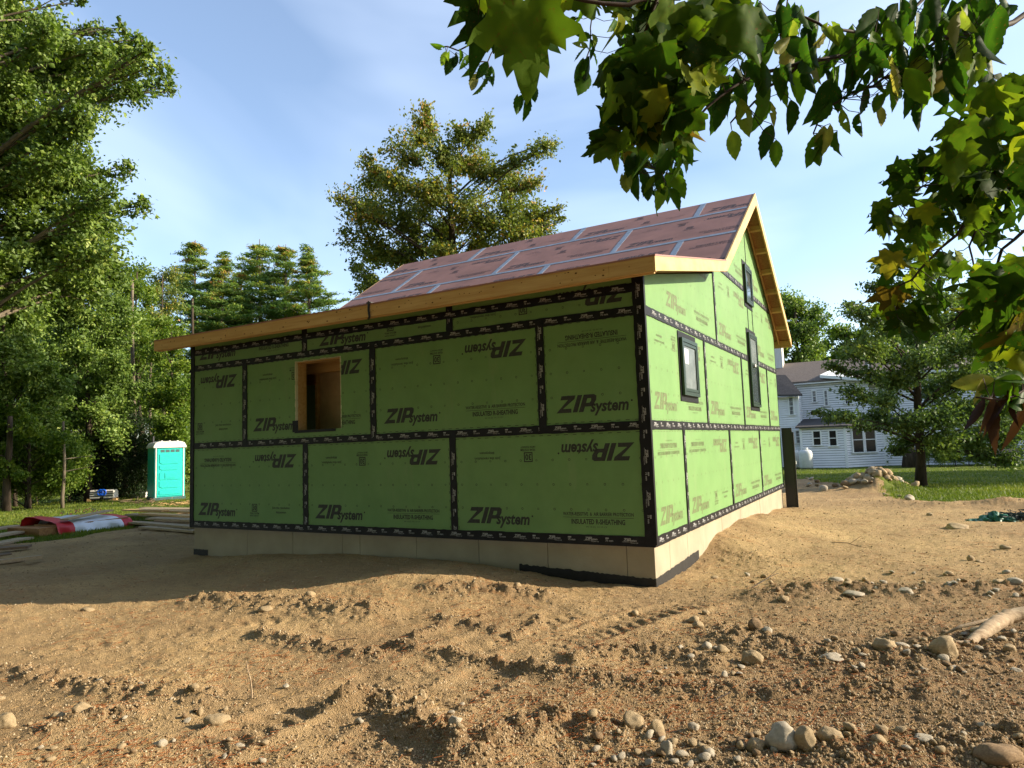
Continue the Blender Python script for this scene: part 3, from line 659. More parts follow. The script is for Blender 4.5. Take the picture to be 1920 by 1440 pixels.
def rtape(p, q, wd=.085, off=.004, seed=0):
    p = np.array(p); q = np.array(q); Ln = float(np.hypot(*(q-p))); d = (q-p)/Ln; nr_ = np.array([-d[1], d[0]]); lo, hi = wavy_strip(Ln, wd, seed)
    def w3(a, b, o_): c = p+d*a+nr_*b; return tuple(Vector((c[0], TB, 3.51))+sl*c[1]+nn*o_)
    b = MB(); k = len(lo); b.v = [w3(*x, off) for x in lo]+[w3(*x, off) for x in hi]+[w3(*x, .0005) for x in lo]+[w3(*x, .0005) for x in hi]
    for i in range(k-1): b.f += [(i, i+1, k+i+1, k+i), (i, 2*k+i, 2*k+i+1, i+1), (k+i, k+i+1, 3*k+i+1, 3*k+i)]
    sub('seam_tape', b, M['rtape'], roof)
for i, s_ in enumerate((s1, s2)): rtape((LX+.02, s_), (OV-.04, s_), .085, .005, 70+i)
for i, x in enumerate((-.62, -3.0, -5.37)): rtape((x, .0), (x, s1), .1, .0035, 80+i)
for i, x in enumerate((-1.81, -4.17, -6.57)): rtape((x, s1), (x, s2), .1, .0035, 84+i)
for i, x in enumerate((-.63, -3.01, -5.39)): rtape((x, s2), (x, SL), .1, .0035, 88+i)
# shallow porch roof, back slope
sub('porch_roof_board', MB().prism([(EF-.025, 2.833), (TB, 3.513), (TB, 3.495), (EF-.025, 2.815)], 0, LX-.02, OV+.005), M['roof'], roof)
yb_ = 9.1
for i, (ya, yb2) in enumerate(((TR, 6.8), (6.803, 7.95), (7.953, yb_))):
    sub('roof_board', MB().prism([(ya, zsteep(ya)), (yb2, zsteep(yb2)), (yb2, zsteep(yb2)-.018), (ya, zsteep(ya)-.018)], 0, LX, OV-.028), M['osb'], roof)
# fascia, rake boards
fj = [LX-.02, -5.95, -3.35, -.2, OV-.001]
for i in range(4): sub('fascia_board', MB().box(fj[i]+.001, fj[i+1]-.001, EF-.022, EF+.02, 2.668, 2.823), M['wood'])
kn = MB()
for i in range(58):
    x = R.uniform(LX, OV-.05); z = R.uniform(2.69, 2.80); r_ = R.choice([.006, .008, .011]); a_ = [(x+r_*math.cos(t*.9)*R.uniform(1, 1.6), z+r_*math.sin(t*.9)*.8) for t in range(7)]
    kn.prism(a_, 1, EF-.0235, EF-.021)
sub('knot', kn, M['knot'], kind='stuff')
sub('sub_fascia', MB().box(LX, OV-.03, EF+.02, EF+.058, 2.66, 2.80), M['wood'])
HB = .158
x0, x1 = OV-.024, OV
def rake(pts, nm='rake_board'):
    sub(nm, MB().prism(pts, 0, x0, x1), M['woody'])
k_ = HB*1.15
rake([(EF-.024, 2.828), (TB-.02, 3.508), (TB+.055, 3.508-k_+.05), (TB-.02, 3.508-HB-.004), (EF-.024, 2.828-HB)])
rake([(TB-.0185, 3.512), (TR-.0015, zsteep(TR)+.004), (TR-.0015, zsteep(TR)-k_-.03), (TB+.056, 3.512-k_+.05)])
rake([(TR+.0015, zsteep(TR)+.004), (yb_, zsteep(yb_)+.004), (yb_, zsteep(yb_)-k_+.01), (TR+.0015, zsteep(TR)-k_-.03)])
rake_l = MB().prism([(EF-.024, 2.828), (TB, 3.508), (TB, 3.508-HB), (EF-.024, 2.828-HB)], 0, LX-.022, LX).prism([(TB, 3.51), (TR, zsteep(TR)+.003), (yb_, zsteep(yb_)+.003), (yb_, zsteep(yb_)-k_), (TR, zsteep(TR)-k_), (TB, 3.51-k_)], 0, LX-.02, LX)
sub('rake_board', rake_l, M['woody'])
sub('fascia_board', MB().box(LX, OV-.025, yb_-.03, yb_, zsteep(yb_)-k_+.01, zsteep(yb_)-.02), M['wood'])
nl = 8                                      # lookouts under the far rake
for i in range(nl):
    y = TR+.12+i*.475
    if y > yb_-.08: break
    z = zsteep(y)-.02
    sub('lookout', MB().prism([(y, z), (y+.038, z-.038*TS), (y+.038, z-.038*TS-.085), (y, z-.085)], 0, .0, x0), M['wood'])
sub('lookout_ledger', MB().prism([(TR, zsteep(TR)-.02), (yb_-.03, zsteep(yb_)-.0), (yb_-.03, zsteep(yb_)-.11), (TR, zsteep(TR)-.13)], 0, .018, .040), M['wood'])
for i in range(6):
    y = TB+.25+i*.45; z = zsteep(y)-.02; sub('lookout', MB().prism([(y, z), (y+.038, z+.038*TS), (y+.038, z+.038*TS-.085), (y, z-.085)], 0, .0, x0), M['wood'])
sub('rake_soffit', MB().prism([(EF+.06, 2.70), (TB, 3.385), (TB, 3.397), (EF+.06, 2.712)], 0, .0, x0-.001), M['osb'])
sub('eave_soffit', MB().prism([(EF+.058, 2.70), (-.001, 2.765), (-.001, 2.775), (EF+.058, 2.712)], 0, LX+.01, .0), M['osb'])
sub('strap', MB().tube([(-3.33, EF-.03, 2.86), (-3.335, EF-.032, 2.75), (-3.32, EF-.034, 2.66), (-3.35, EF-.02, 2.64)], .014, 6).box(-3.37, -3.30, EF-.03, EF+.3, 2.835, 2.85), M['black'])
# foundation
found = empty('foundation', (0, 0, 0)); found.parent = house
IN = .03
def fpl(u): d = ray(u, 1040); t = (IN-CAM[1])/d[1]; return (CAM+d*t)[0]
js = [XW+IN]+[fpl(u) for u in (384, 463.5, 549, 642, 675, 781, 898, 1027, 1175)]+[-IN]
for i in range(len(js)-1): sub('concrete_panel', MB().box(js[i]+.003, js[i+1]-.003 if i < len(js)-2 else -IN, IN+R.uniform(0, .003), .24, -1.3, Z0-.001), M['conc'], found)
ys = [IN+.001, .55, 1.25, 1.95, 3.0, 4.25, 5.0, 5.9, 7.2, YD-IN]
for i in range(len(ys)-1): sub('concrete_panel', MB().box(-.24, -IN-R.uniform(0, .003), ys[i]+.003, ys[i+1]-.003, -1.3, Z0-.001), M['conc'], found)
sub('footing_core', MB().box(XW+.06, -.06, .06, .2, -1.3, Z0-.01).box(-.2, -.06, .2, YD-.06, -1.3, Z0-.01).box(XW+.03, XW+.2, .2, YD-.03, -1.3, Z0-.002).box(XW+.2, -.2, YD-.2, YD-.03, -1.3, Z0-.002), M['conc'], found)
def coat(plane, a, b, zf):
    n = 60; bb = MB()
    for i in range(n+1):
        t = a+(b-a)*i/n; z = zf(t)+R.uniform(-.008, .008)
        for zz in (z, -1.2):
            bb.v.append((t, IN-.004, zz) if plane == 'F' else (-IN+.004, t, zz))
    for i in range(n): bb.f.append((2*i, 2*i+1, 2*i+3, 2*i+2))
    sub('waterproof_coating', bb, M['wet'], found)
coat('F', XW+IN, -6.95, lambda x: -.36); coat('F', -1.6, -IN, lambda x: -.285-.07*max(0, (x+1.6)/1.6)); coat('G', IN, 1.7, lambda y: -.355+.03*y)
# black board standing at the far corner
cbp = empty('black_board', (.02, YD+.02, 0), label='tall narrow black board standing upright at the far right corner of the green house', cat='board')
MB().box(.0, .20, .02, .07, -.52, 1.21).build('board', M['black'], cbp)
MB().box(.205, .235, .0, .05, -.52, 1.12).build('edge_post', M['wet'], cbp); MB().box(.236, .25, .01, .04, .45, .52).build('clip', M['trim'], cbp)

# ------------------------------------------------------------ tree tools
def leafmesh(name, P, size, m, tint, up=.05, asp=.62, axis=None, jit=.45):
    n = len(P); nrm = NR.normal(size=(n, 3)); nrm[:, 2] = np.abs(nrm[:, 2])*(1+up*2); nrm /= np.linalg.norm(nrm, axis=1)[:, None]
    a = NR.normal(size=(n, 3)) if axis is None else axis+NR.normal(size=(n, 3))*.35
    a -= nrm*(a*nrm).sum(1)[:, None]; a /= np.linalg.norm(a, axis=1)[:, None]; s = np.cross(a, nrm)
    l = size*(1+jit*(NR.random(n)-.5)*2)[:, None]; w_ = l*asp
    V = np.stack([P-a*l/2, P+s*w_/2+nrm*l*.12, P+a*l/2, P-s*w_/2+nrm*l*.12], 1).reshape(-1, 3)
    i = np.arange(n)*4; F = np.concatenate([np.stack([i, i+1, i+2], -1), np.stack([i, i+2, i+3], -1)])
    return fast(name, V, F, m, np.repeat(tint, 4))
def clump_tree(name, label, cat, base, top, clumps, nleaf, lsize, lm, bark, r0=.2, group=None, twigs=7, sc=1., limbcol=None, spread=.16, ztint=0, low=.25):
    """base/top: trunk ends; clumps: list of (centre, (rx,ry,rz)). one thing > trunk, crown"""
    base = np.array(base, float); top = np.array(top, float); ref = base.copy()
    tp = [base+(top-base)*t+np.array([math.sin(t*5+base[0])*.12, math.cos(t*4)*.12, 0])*min(1, 3*t)*np.linalg.norm(top-base)/12 for t in np.linspace(0, 1, 10)]
    tb = MB(); rs = [r0*(1.25 if i == 0 else 1)*(1-.75*i/9) for i in range(10)]
    tb.tube([p-ref for p in tp], rs, 9); LP = []; AX = []; TT = []
    vol = np.array([c[1][0]*c[1][2] for c in clumps]); tot = vol.sum()
    H_ = top[2]-base[2]
    for ci, (c, rr) in enumerate(clumps):
        c = np.array(c, float); rr = np.array(rr, float)
        hd = math.hypot(c[0]-base[0], c[1]-base[1]); zf = np.clip((c[2]-hd*.55-base[2])/H_, low, .97); k = zf*9; i0 = min(8, int(k)); st = tp[i0]+(tp[i0+1]-tp[i0])*(k-i0)
        mid = (st+c)/2+np.array([0, 0, .12*hd])+NR.normal(size=3)*.06*hd; pts = [(1-t)**2*st+2*t*(1-t)*mid+t*t*c for t in np.linspace(0, 1, 6)]
        ra = max(.015, min(rs[i0]*.4, .011*np.linalg.norm(c-st)+.012)); tb.tube([p-ref for p in pts], [ra*(1-.8*t) for t in np.linspace(0, 1, 6)], 5, False)
        n = int(nleaf*vol[ci]/tot); bt = R.uniform(-.14, .14)
        for q in range(twigs):
            d = NR.normal(size=3); d /= np.linalg.norm(d); e = c+d*rr*R.uniform(.75, 1.05); s_ = pts[R.choice([3, 4, 5])]
            tb.tube([s_-ref, (s_+e)/2-ref+NR.normal(size=3)*.05, e-ref], [ra*.3+.008, ra*.2+.006, .006], 3, False)
            m_ = n//twigs; t = NR.random(m_)**.7; sub_ = NR.integers(0, 7, m_); oc = NR.normal(size=(7, 3))*rr*.34; oc[0] *= .2
            P = s_+(e-s_)*t[:, None]+oc[sub_]*np.sqrt(t)[:, None]+NR.normal(size=(m_, 3))*rr*spread
            LP.append(P-ref); AX.append(np.tile(d, (m_, 1))); 
            st_ = NR.normal(size=7)*.10
            TT.append(np.clip(.42+bt+st_[sub_]+.17*NR.normal(size=m_)+ztint*(P[:, 2]-base[2]-H_*.5)/H_, 0, 1))
    o = empty(name, ref, label=label, cat=cat, group=group)
    link('trunk', tb.mesh('trunk', bark, True), o)
    link('crown', leafmesh('crown', np.concatenate(LP), lsize, lm, np.concatenate(TT), axis=np.concatenate(AX)), o)
    return o
def copy_tree(o, loc, rz, sc, label=None):
    c = o.copy(); COL.objects.link(c); c.location = Vector([float(a) for a in loc]); c.rotation_euler.z = rz; c.scale = (sc, sc, sc)
    if label: c['label'] = label
    for ch in o.children:
        d = ch.copy(); COL.objects.link(d); d.parent = c
    return c
def pxclumps(lst, dist, dj=0., flat=1.):
    o = []
    for (u, v, r_) in lst:
        D = dist+R.uniform(-dj, dj); c = dep(u, v, D); k = r_*D/FPX; o.append((c, (k, k, k*flat)))
    return o
def gz(x, y): return float(H0(x, y))-.05

# centre tree with turning leaves, behind the roof
D = 27.
cl = [(790, 215, 26), (782, 255, 34), (740, 275, 34), (830, 290, 38), (870, 245, 28), (905, 250, 26), (880, 310, 42), (700, 330, 34), (745, 340, 42), (690, 310, 22), (800, 350, 46), (655, 390, 32), (700, 395, 40), (660, 430, 32),
      (740, 420, 42), (930, 320, 34), (960, 350, 36), (985, 300, 24), (1020, 275, 22), (1040, 268, 13), (1000, 350, 30), (950, 400, 46), (880, 390, 48), (1010, 400, 36), (1040, 395, 20), (1050, 410, 12), (830, 430, 46), (900, 455, 40), (980, 440, 36), (770, 470, 40),
      (690, 480, 34), (660, 510, 24), (700, 530, 30), (720, 470, 34), (840, 480, 36), (1020, 430, 24), (640, 375, 14), (915, 220, 10), (672, 545, 16), (790, 400, 30)]
b0 = dep(860, 700, D); bb = np.array([b0[0], b0[1], gz(b0[0], b0[1])])
clump_tree('maple_tree', 'broad leafy tree turning yellow and orange, rising behind the red-brown roof', 'tree', bb, dep(850, 300, D), pxclumps(cl, D, 1.6), 52000, .125, M['lf_autumn'], M['bark'], .30, twigs=8, spread=.13, ztint=.28)
# great tree on the left edge
cl = []
for v in range(-130, 560, 42):
    rb = np.interp(v, [-130, 0, 60, 110, 150, 175, 205, 240, 300, 350, 390, 440, 500, 560], [60, 95, 130, 250, 290, 285, 225, 205, 205, 230, 255, 215, 240, 245])
    u = -150
    while u < rb-14:
        r_ = R.uniform(26, 44); 
        if not (0 < u < 140 and v < 50 and R.random() < .5): cl.append((min(u+R.uniform(-10, 10), rb-r_*.6), v+R.uniform(-14, 14), r_))
        u += R.uniform(36, 56)
cl += [(300, 120, 22), (315, 160, 20), (275, 95, 22), (190, 60, 16), (228, 52, 14), (200, 88, 26), (240, 110, 24), (150, 2, 12), (270, 385, 20), (260, 75, 16), (325, 172, 10), (245, 315, 18)]
p0 = G(-60, 985); D = 21
clump_tree('maple_tree', 'huge green broadleaf tree filling the upper left edge with long limbs reaching right', 'tree', (p0[0], p0[1], p0[2]-.2), dep(-60, -120, D), pxclumps(cl, D, 2.2), 150000, .135, M['lf_maple'], M['barkp'], .42, twigs=6, spread=.24)
# its bare pale limbs
# lower woodland trees at left (each its own thing)
def wood(label, u, vtop, vbase, D, wdt, n, lm, bark='bark', name='woodland_tree', r0=.14, ls=.15, r1=30, seed=0, lowv=None, group='trees at the edge of the left wood'):
    lst = []; v = vtop+12
    lv = lowv or vbase-90
    while v < lv:
        f = (v-vtop)/(lv-vtop); half = wdt*min(1, .35+1.1*f)*(1-.25*f); u2 = u-half
        while u2 < u+half: lst.append((u2+R.uniform(-8, 8), v+R.uniform(-10, 10), R.uniform(.7, 1.15)*r1)); u2 += R.uniform(.9, 1.5)*r1
        v += r1*1.05
    b = dep(u, vbase, D); z = gz(b[0], b[1])
    return clump_tree(name, label, 'tree', (b[0], b[1], z), dep(u+R.uniform(-8, 8), vtop+10, D), pxclumps(lst, D, 1.8, .8), n, ls, lm, M[bark], r0, group, 5, spread=.2)
t1 = wood('dense green tree at the left frame edge under the great tree', 10, 520, 925, 29, 120, 60000, M['lf_wood'], seed=1, lowv=890)
t2 = wood('dense green tree with a pale crooked trunk, left of the tall bare pine trunk', 165, 470, 920, 33, 105, 60000, M['lf_wood'], 'bark', r0=.16, seed=2, lowv=850)
t3 = wood('thin yellow-green tree just left of the green house, below the eave corner', 325, 600, 920, 36, 45, 15000, M['lf_light'], seed=3, lowv=880, r1=24)
t4 = wood('tall slim tree with sparse crown behind the portable toilet', 262, 500, 915, 40, 50, 15000, M['lf_light'], seed=4, lowv=700, r1=24, ls=.14)
t5 = wood('sparse bronze-tinted tree left of the white pines', 312, 508, 915, 46, 34, 8000, M['lf_autumn'], seed=5, lowv=640, r1=22, ls=.15)
t6 = wood('low bushy yellow-green tree at the far left edge above the lawn', 55, 760, 925, 27, 110, 26000, M['lf_light'], seed=6, lowv=905, r1=26, ls=.12, r0=.08)
# shrub behind the toilet
def shrub(label, lst, D, n, lm, ls=.08, cat='shrub', name='shrub', grp=None, flat=1.):
    c = np.mean([dep(u, v, D) for u, v, r_ in lst], 0); u0 = float(np.mean([l[0] for l in lst])); b = G(u0, 936) if D < 34 else np.array([c[0], c[1], gz(c[0], c[1])])
    b = np.array([c[0], c[1], gz(c[0], c[1])])
    return clump_tree(name, label, cat, b, (c[0], c[1], max(l[2] for l in [dep(u, v, D) for u, v, r_ in lst])), pxclumps(lst, D, .7, flat), n, ls, lm, M['bark'], .05, grp, 6, low=.02, spread=.2)
shrub('big dark rounded shrub between the lawn machine and the teal toilet', [(u, v, 27) for v in range(800, 925, 24) for u in range(150 if v > 830 else 190, 296, 28)]+[(130, 880, 24), (120, 905, 20), (105, 915, 16), (215, 785, 20), (255, 780, 22)], 34, 46000, M['lf_bush'], .075)
shrub('bright yellow-green sapling behind the portable toilet roof, against the green wall', [(320, 790, 22), (340, 815, 22), (310, 830, 20), (345, 850, 22), (330, 870, 18), (300, 800, 14), (350, 780, 18)], 33, 9000, M['lf_light'], .13)
# slender trunks in the wood
for i, (u, v0, v1, D, r_, lb) in enumerate(((252, 525, 900, 37, .13, 'tall straight bare pine trunk standing between the broadleaf trees'), (281, 640, 900, 39, .10, 'thin bare trunk just right of the tall straight one'), (183, 560, 915, 35.5, .2, 'pale crooked trunk half hidden in the leaves'),
        (14, 780, 925, 26, .16, 'dark trunk at the left frame edge under the leaves'), (30, 785, 922, 30, .1, 'second dark trunk at the left frame edge, thinner'), (118, 790, 925, 26.4, .07, 'leaning slim pale trunk rising from the low shrubs'), (365, 560, 900, 55, .16, 'bare trunk of the leftmost white pine grove, in front of it'))):
    p = dep(u, v1, D); z = gz(p[0], p[1]); q = dep(u+R.uniform(-4, 4), v0, D); pts = [np.array([p[0], p[1], z])*(1-t)+q*t+np.array([math.sin(t*6+i), 0, 0])*(.28 if i == 2 else .07)*(t > 0) for t in np.linspace(0, 1, 8)]
    o = empty('tree_trunk', pts[0], label=lb, cat='tree trunk'); b = MB(); b.tube([a-pts[0] for a in pts], [r_*(1-.45*t) for t in np.linspace(0, 1, 8)], 8)
    for k in range(9 if i in (0, 1, 6) else 3):
        h = R.uniform(.3, .95); a = np.array(pts[int(h*7)])-pts[0]; t = R.uniform(0, 6.28); L_ = R.uniform(.5, 1.3); b.tube([a, a+np.array([math.cos(t)*L_, math.sin(t)*L_, R.uniform(-.1, .4)])], [.022, .008], 4, False)
    link('trunk', b.mesh('trunk', M['barkp'] if i in (0, 1, 2, 5) else M['bark'], True), o)
# white pines
def pine(seed, hgt, rad_, nl_):
    rs = np.random.default_rng(seed); tb = MB(); tb.tube([(0, 0, 0), (.05, 0, hgt*.5), (0, .03, hgt)], [.24, .16, .02], 8); P = []; A = []; T = []
    z = hgt*.36
    while z < hgt*.985:
        f = (z/hgt-.36)/.64; L0 = rad_*(1.0-f)**.9*(.7+.6*rs.random())*(1 if f > .12 else .7)+.12; nb = rs.integers(4, 7)
        for k in range(nb):
            t = rs.random()*6.283; L_ = L0*(.45+.75*rs.random()); d = np.array([math.cos(t), math.sin(t), 0]); rise = .03+.30*f+.06*rs.normal()
            z0_=z+rs.normal()*hgt*.014; pts = [np.array([0, 0, z0_])+d*L_*s+np.array([0, 0, rise*L_*s*s]) for s in (0, .35, .7, 1)]; tb.tube(pts, [.045*(1-f)+.012, .03*(1-f)+.01, .015, .006], 4, False)
            nt_ = max(3, int(L_*5))
            for j in range(nt_):
                s = .2+.83*(j+rs.random())/nt_; c = np.array([0, 0, z0_])+d*L_*s+np.array([0, 0, rise*L_*s*s+.08]); side = np.cross(d, [0, 0, 1]); w_ = .14+.30*L_*.35*math.sin(min(1, s)*2.6)
                c = c+side*rs.normal()*w_; m = nl_; q = c+rs.normal(size=(m, 3))*np.array([.17, .17, .05]); P.append(q); A.append(np.tile(d*.8+np.array([0, 0, .55]), (m, 1))+rs.normal(size=(m, 3))*.5)
                T.append(np.clip(.36+.25*rs.normal()*.6+.12*rs.normal(size=m)+(.20*max(0, f-.55)/.45+ (.25 if rs.random() < .22 else 0)), 0, 1))
        z += hgt*.036*(1.1-.5*f)+.15*rs.random()
    P = np.concatenate(P); A = np.concatenate(A); T = np.concatenate(T)
    return tb.mesh('trunk', M['barkp'], True), leafmesh('crown', P, (.27), M['lf_pine'], T, up=.2, asp=.2, axis=A*2)
pm = [pine(s, 20., 4.0, 34) for s in (3, 8, 5)]
for i, (u, v, D, k, lb) in enumerate(((365, 450, 62, 0, 'leftmost white pine of the row behind the green house'), (418, 478, 59, 1, 'second white pine from the left, shorter and bushier'), (487, 448, 64, 2, 'middle white pine of the row, tallest with yellowing top'), (535, 458, 62, 0, 'white pine right of the middle one, second from the right'),
                           (578, 470, 60, 1, 'rightmost white pine, long limbs reaching toward the red-brown roof'), (452, 500, 66, 2, 'low white pine filling the gap behind the others'), (400, 520, 70, 0, 'small white pine behind the two at the left'))):
    p = dep(u, 600, D); t = dep(u, v, D); z = gz(p[0], p[1]); s = (t[2]-z)/20.; o = empty('white_pine', (t[0], t[1], z), R.uniform(0, 6.28), label=lb, cat='pine tree', group='white pines behind the house'); o.scale = (s*1.45, s*1.45, s)
    link('trunk', pm[k][0], o); link('crown', pm[k][1], o)
# young oak on the right lawn
bp_ = G(1727, 912); D = float((bp_-CAM) @ cF)
cl = [(1700, 470, 26), (1740, 450, 28), (1720, 510, 34), (1770, 500, 32), (1660, 500, 18), (1640, 540, 20), (1690, 550, 34), (1750, 560, 38), (1610, 580, 26), (1650, 600, 34), (1590, 572, 14), (1720, 610, 38), (1790, 600, 34), (1610, 640, 32), (1660, 660, 36), (1720, 670, 38), (1790, 660, 38), (1850, 640, 36), (1590, 665, 22),
      (1560, 690, 18), (1620, 700, 24), (1680, 715, 34), (1760, 720, 38), (1830, 710, 40), (1890, 690, 36), (1600, 740, 24), (1650, 745, 26), (1560, 780, 18), (1590, 785, 22), (1640, 785, 26), (1690, 790, 34), (1750, 780, 40), (1820, 770, 42), (1890, 760, 40), (1530, 775, 12), (1610, 795, 18), (1700, 825, 26), (1680, 850, 16), (1770, 830, 34), (1830, 830, 34), (1890, 820, 36),
      (1850, 860, 20), (1900, 865, 22), (1930, 720, 34), (1940, 800, 34), (1860, 580, 30), (1920, 640, 30)]
clump_tree('oak_tree', 'young oak with layered branches standing on the right lawn in front of the white house', 'tree', bp_, dep(1722, 470, D), pxclumps(cl, D, 1.5, .62), 56000, .10, M['lf_oak'], M['bark'], .145, twigs=8, spread=.26, low=.18)
# trees behind on the right
def wood2(label, u, vtop, D, wdt, n, lm, ls=.2, r1=28, lowv=700):
    return wood(label, u, vtop, 760, D, wdt, n, lm, seed=1, lowv=lowv, r1=r1, ls=ls, r0=.3, group='trees behind the white house')
b1 = wood2('dark broadleaf tree right behind the chimney of the white house', 1495, 548, 64, 62, 20000, M['lf_wood'], .26, 24)
b2 = wood2('lighter tree behind the white house roof, left of the young oak', 1590, 610, 72, 60, 13000, M['lf_light'], .28, 22)
b3 = wood2('tree behind the white house hidden by the young oak', 1700, 600, 75, 80, 15000, M['lf_wood'], .3, 26)
b4 = wood2('tree behind the right wing of the white house near the frame edge', 1830, 560, 70, 90, 16000, M['lf_light'], .3, 28)
# backdrop woods all round: copies
srcs = [b1, b3, b2, t2]
k = 0
for (u, D, s) in ((-250, 60, 1.1), (-120, 52, 1.), (-20, 48, 1.0), (60, 55, 1.05), (90, 46, .7), (130, 50, .9), (170, 47, .7), (200, 58, 1.0), (235, 46, .6), (262, 52, .85), (300, 47, .6), (320, 60, .85), (380, 75, .8), (450, 80, .7), (530, 82, .7), (620, 85, .7), (760, 90, .7), (900, 90, .7), (1050, 90, .7), (1200, 90, .7), (1330, 92, .8), (1450, 96, .9), (1560, 98, .9), (1680, 100, 1.), (1800, 98, 1.), (1920, 96, 1.1), (2050, 90, 1.1), (2200, 85, 1.1)):
    p = dep(u, 840, D); sidep = 'left' if u < 500 else 'right'
    o = copy_tree(srcs[k % 3], (p[0], p[1], gz(p[0], p[1])), R.uniform(0, 6.28), s*R.uniform(.9, 1.1), 'one of the far woodland trees closing the view behind the %s side of the plot' % sidep); o['group'] = 'far woodland trees on the %s' % sidep; k += 1
cc = [((math.cos(a)*q, math.sin(a)*q, z), (1.7, 1.7, 1.5)) for z in (4.5, 6.5, 8.5, 10.5, 12.5, 14.5) for a in np.arange(0, 6.2, 1.05)+z for q in ((3.6, 1.6) if z < 12 else (2.2,))]  # unseen trees added behind the camera to cut sky light and deepen shade
g0 = clump_tree('maple_tree', 'added unseen tree just behind the viewpoint, blocking sky light', 'tree', (0, 0, 0), (0, 0, 14), cc, 26000, .34, M['lf_wood'], M['bark'], .3, 'added sky-blocking trees behind the viewpoint', 3, spread=.3)
for i, (x, y, s) in enumerate(((5.5, -12.8, 1.3), (-2, -14, 1.5), (13, -14, 1.5), (-9.5, -14, 1.6), (-17, -11, 1.6), (-24, -12, 1.6), (20, -16, 1.3), (-27, -6, 1.3), (0, -24, 1.4), (12, -25, 1.4), (-12, -24, 1.4), (28, -12, 1.2), (-38, -7, 1.3))):
    if i == 0: g0.location = (x, y, -.5); g0.rotation_euler.z = 1.; continue
    o = copy_tree(g0, (x, y, -.5), i*1.3, s, 'one of the added unseen trees behind the viewpoint, blocking sky light')
for (x, y, s, lb) in ((27, 40, 1.1, 'first lawn tree out of view to the right that shades the lawn'), (38, 40, 1.3, 'second lawn tree out of view to the right that shades the lawn')):
    o = copy_tree(g0, (x, y, gz(x, y)), 1.3, s, lb); o['group'] = 'lawn trees right of the frame'
# understory shrubs below the left wood
us = shrub('low woodland shrub at the lawn edge', [(60, 890, 26), (90, 900, 24), (30, 895, 26), (75, 870, 24), (45, 865, 22)], 34, 9000, M['lf_wood'], .11)
us['label'] = 'low green shrub below the great tree, at the left edge of the lawn'; 
ls_ = shrub('bright leafy undergrowth at the left frame edge, above the shaded strip of lawn', [(u, v, 24) for v in (835, 862, 888, 908) for u in range(-40, 150, 30)], 28, 30000, M['lf_light'], .085)
shrub('mid green undergrowth between the left trunks and the dark shrub', [(u, v, 24) for v in (800, 830, 860, 890) for u in range(90, 180, 28)], 36, 16000, M['lf_wood'], .10)
for i, (u, D, s) in enumerate(((-60, 34, 1.2), (5, 31, 1.0), (70, 32, 1.1), (118, 33, 1.1), (160, 34, .9), (140, 38, 1.3), (215, 40, 1.4), (285, 38, 1.3), (345, 40, 1.4), (385, 44, 1.4), (0, 40, 1.5))):
    p = dep(u, 900, D); o = copy_tree(us, (p[0], p[1], gz(p[0], p[1])), i*1.1, s, 'one of the low green shrubs along the foot of the left wood'); o['group'] = 'understory shrubs of the left wood'

# ------------------------------------------------------------ white farmhouse
WY = 45.; WZ = -1.22
def wp(u, v, ax, val): d = ray(u, v); t = (val-CAM[ax])/d[ax]; return CAM+d*t
wh = empty('white_farmhouse', (0, WY, WZ), label='long white clapboard farmhouse with grey roof beyond the lawn', cat='house')
def wsub(name, b, m, parent=wh, **k):
    b.v = [(v[0], v[1]-WY, v[2]-WZ) for v in b.v]; return tag(b.build(name, m, parent), **k)
def siding(b, p, q, z0, z1, ex=.165, proud=.03):
    """lapped boards from p to q (xy), outward normal to the right of p->q"""
    p = Vector((p[0], p[1], 0)); q = Vector((q[0], q[1], 0)); d = (q-p).normalized(); n = Vector((d.y, -d.x, 0)); z = z0
    while z < z1-.01:
        zt = min(z+ex, z1); k = len(b.v); z_=z; z=z+.03  # gap under each board shows the dark backing as a lap shadow
        for P in (p, q):
            b.v += [tuple(P+n*(proud+.03)+Vector((0, 0, z))), tuple(P+n*proud+Vector((0, 0, zt))), tuple(P+Vector((0, 0, zt))), tuple(P+Vector((0, 0, z)))]
        b.f += [(k, k+4, k+5, k+1), (k+3, k+7, k+4, k), (k+1, k+5, k+6, k+2)]; z = zt
def hwin(parent, p, d, z0, z1, wd, panes=(3, 4), name='window'):
    """sash window centred at p on a wall running along d"""
    p = Vector((p[0], p[1], 0)); d = Vector((d[0], d[1], 0)).normalized(); n = Vector((d.y, -d.x, 0)); m = Matrix((d, n, Vector((0, 0, 1)))).transposed().to_4x4(); m.translation = p
    wi = empty(name, (0, 0, 0)); wi.parent = parent
    def bx(nm, mm, *a): b = MB(); [b.box(*q, m) for q in a]; return wsub(nm, b, M[mm], wi)
    h = wd/2; t = .07
    bx('frame', 'trim', (-h-t, -h, .03, .13, z0-t, z1+t), (h, h+t, .03, .13, z0-t, z1+t), (-h, h, .03, .13, z1, z1+t), (-h-.14, h+.14, .03, .16, z0-t-.001, z0))
    bx('pane', 'hglass', (-h, h, .035, .085, z0, z1))
    zm = (z0+z1)/2; bars = [(-h, h, .085, .11, zm-.025, zm+.025)]+[(a_, a_+.03, .085, .105, c_, d_) for a_ in (-h, h-.03) for c_, d_ in ((z0, zm-.025), (zm+.025, z1))]
    if panes:
        for i in range(1, panes[0]): x = -h+wd*i/panes[0]; bars.append((x-.009, x+.009, .085, .097, z0, zm-.025)); bars.append((x-.009, x+.009, .085, .097, zm+.025, z1))
        for i in range(1, panes[1]):
            if i*2 == panes[1]: continue
            z = z0+(z1-z0)*i/panes[1]; bars.append((-h+.03, h-.03, .085, .094, z-.009, z+.009))
    bx('sash', 'trim', *bars)
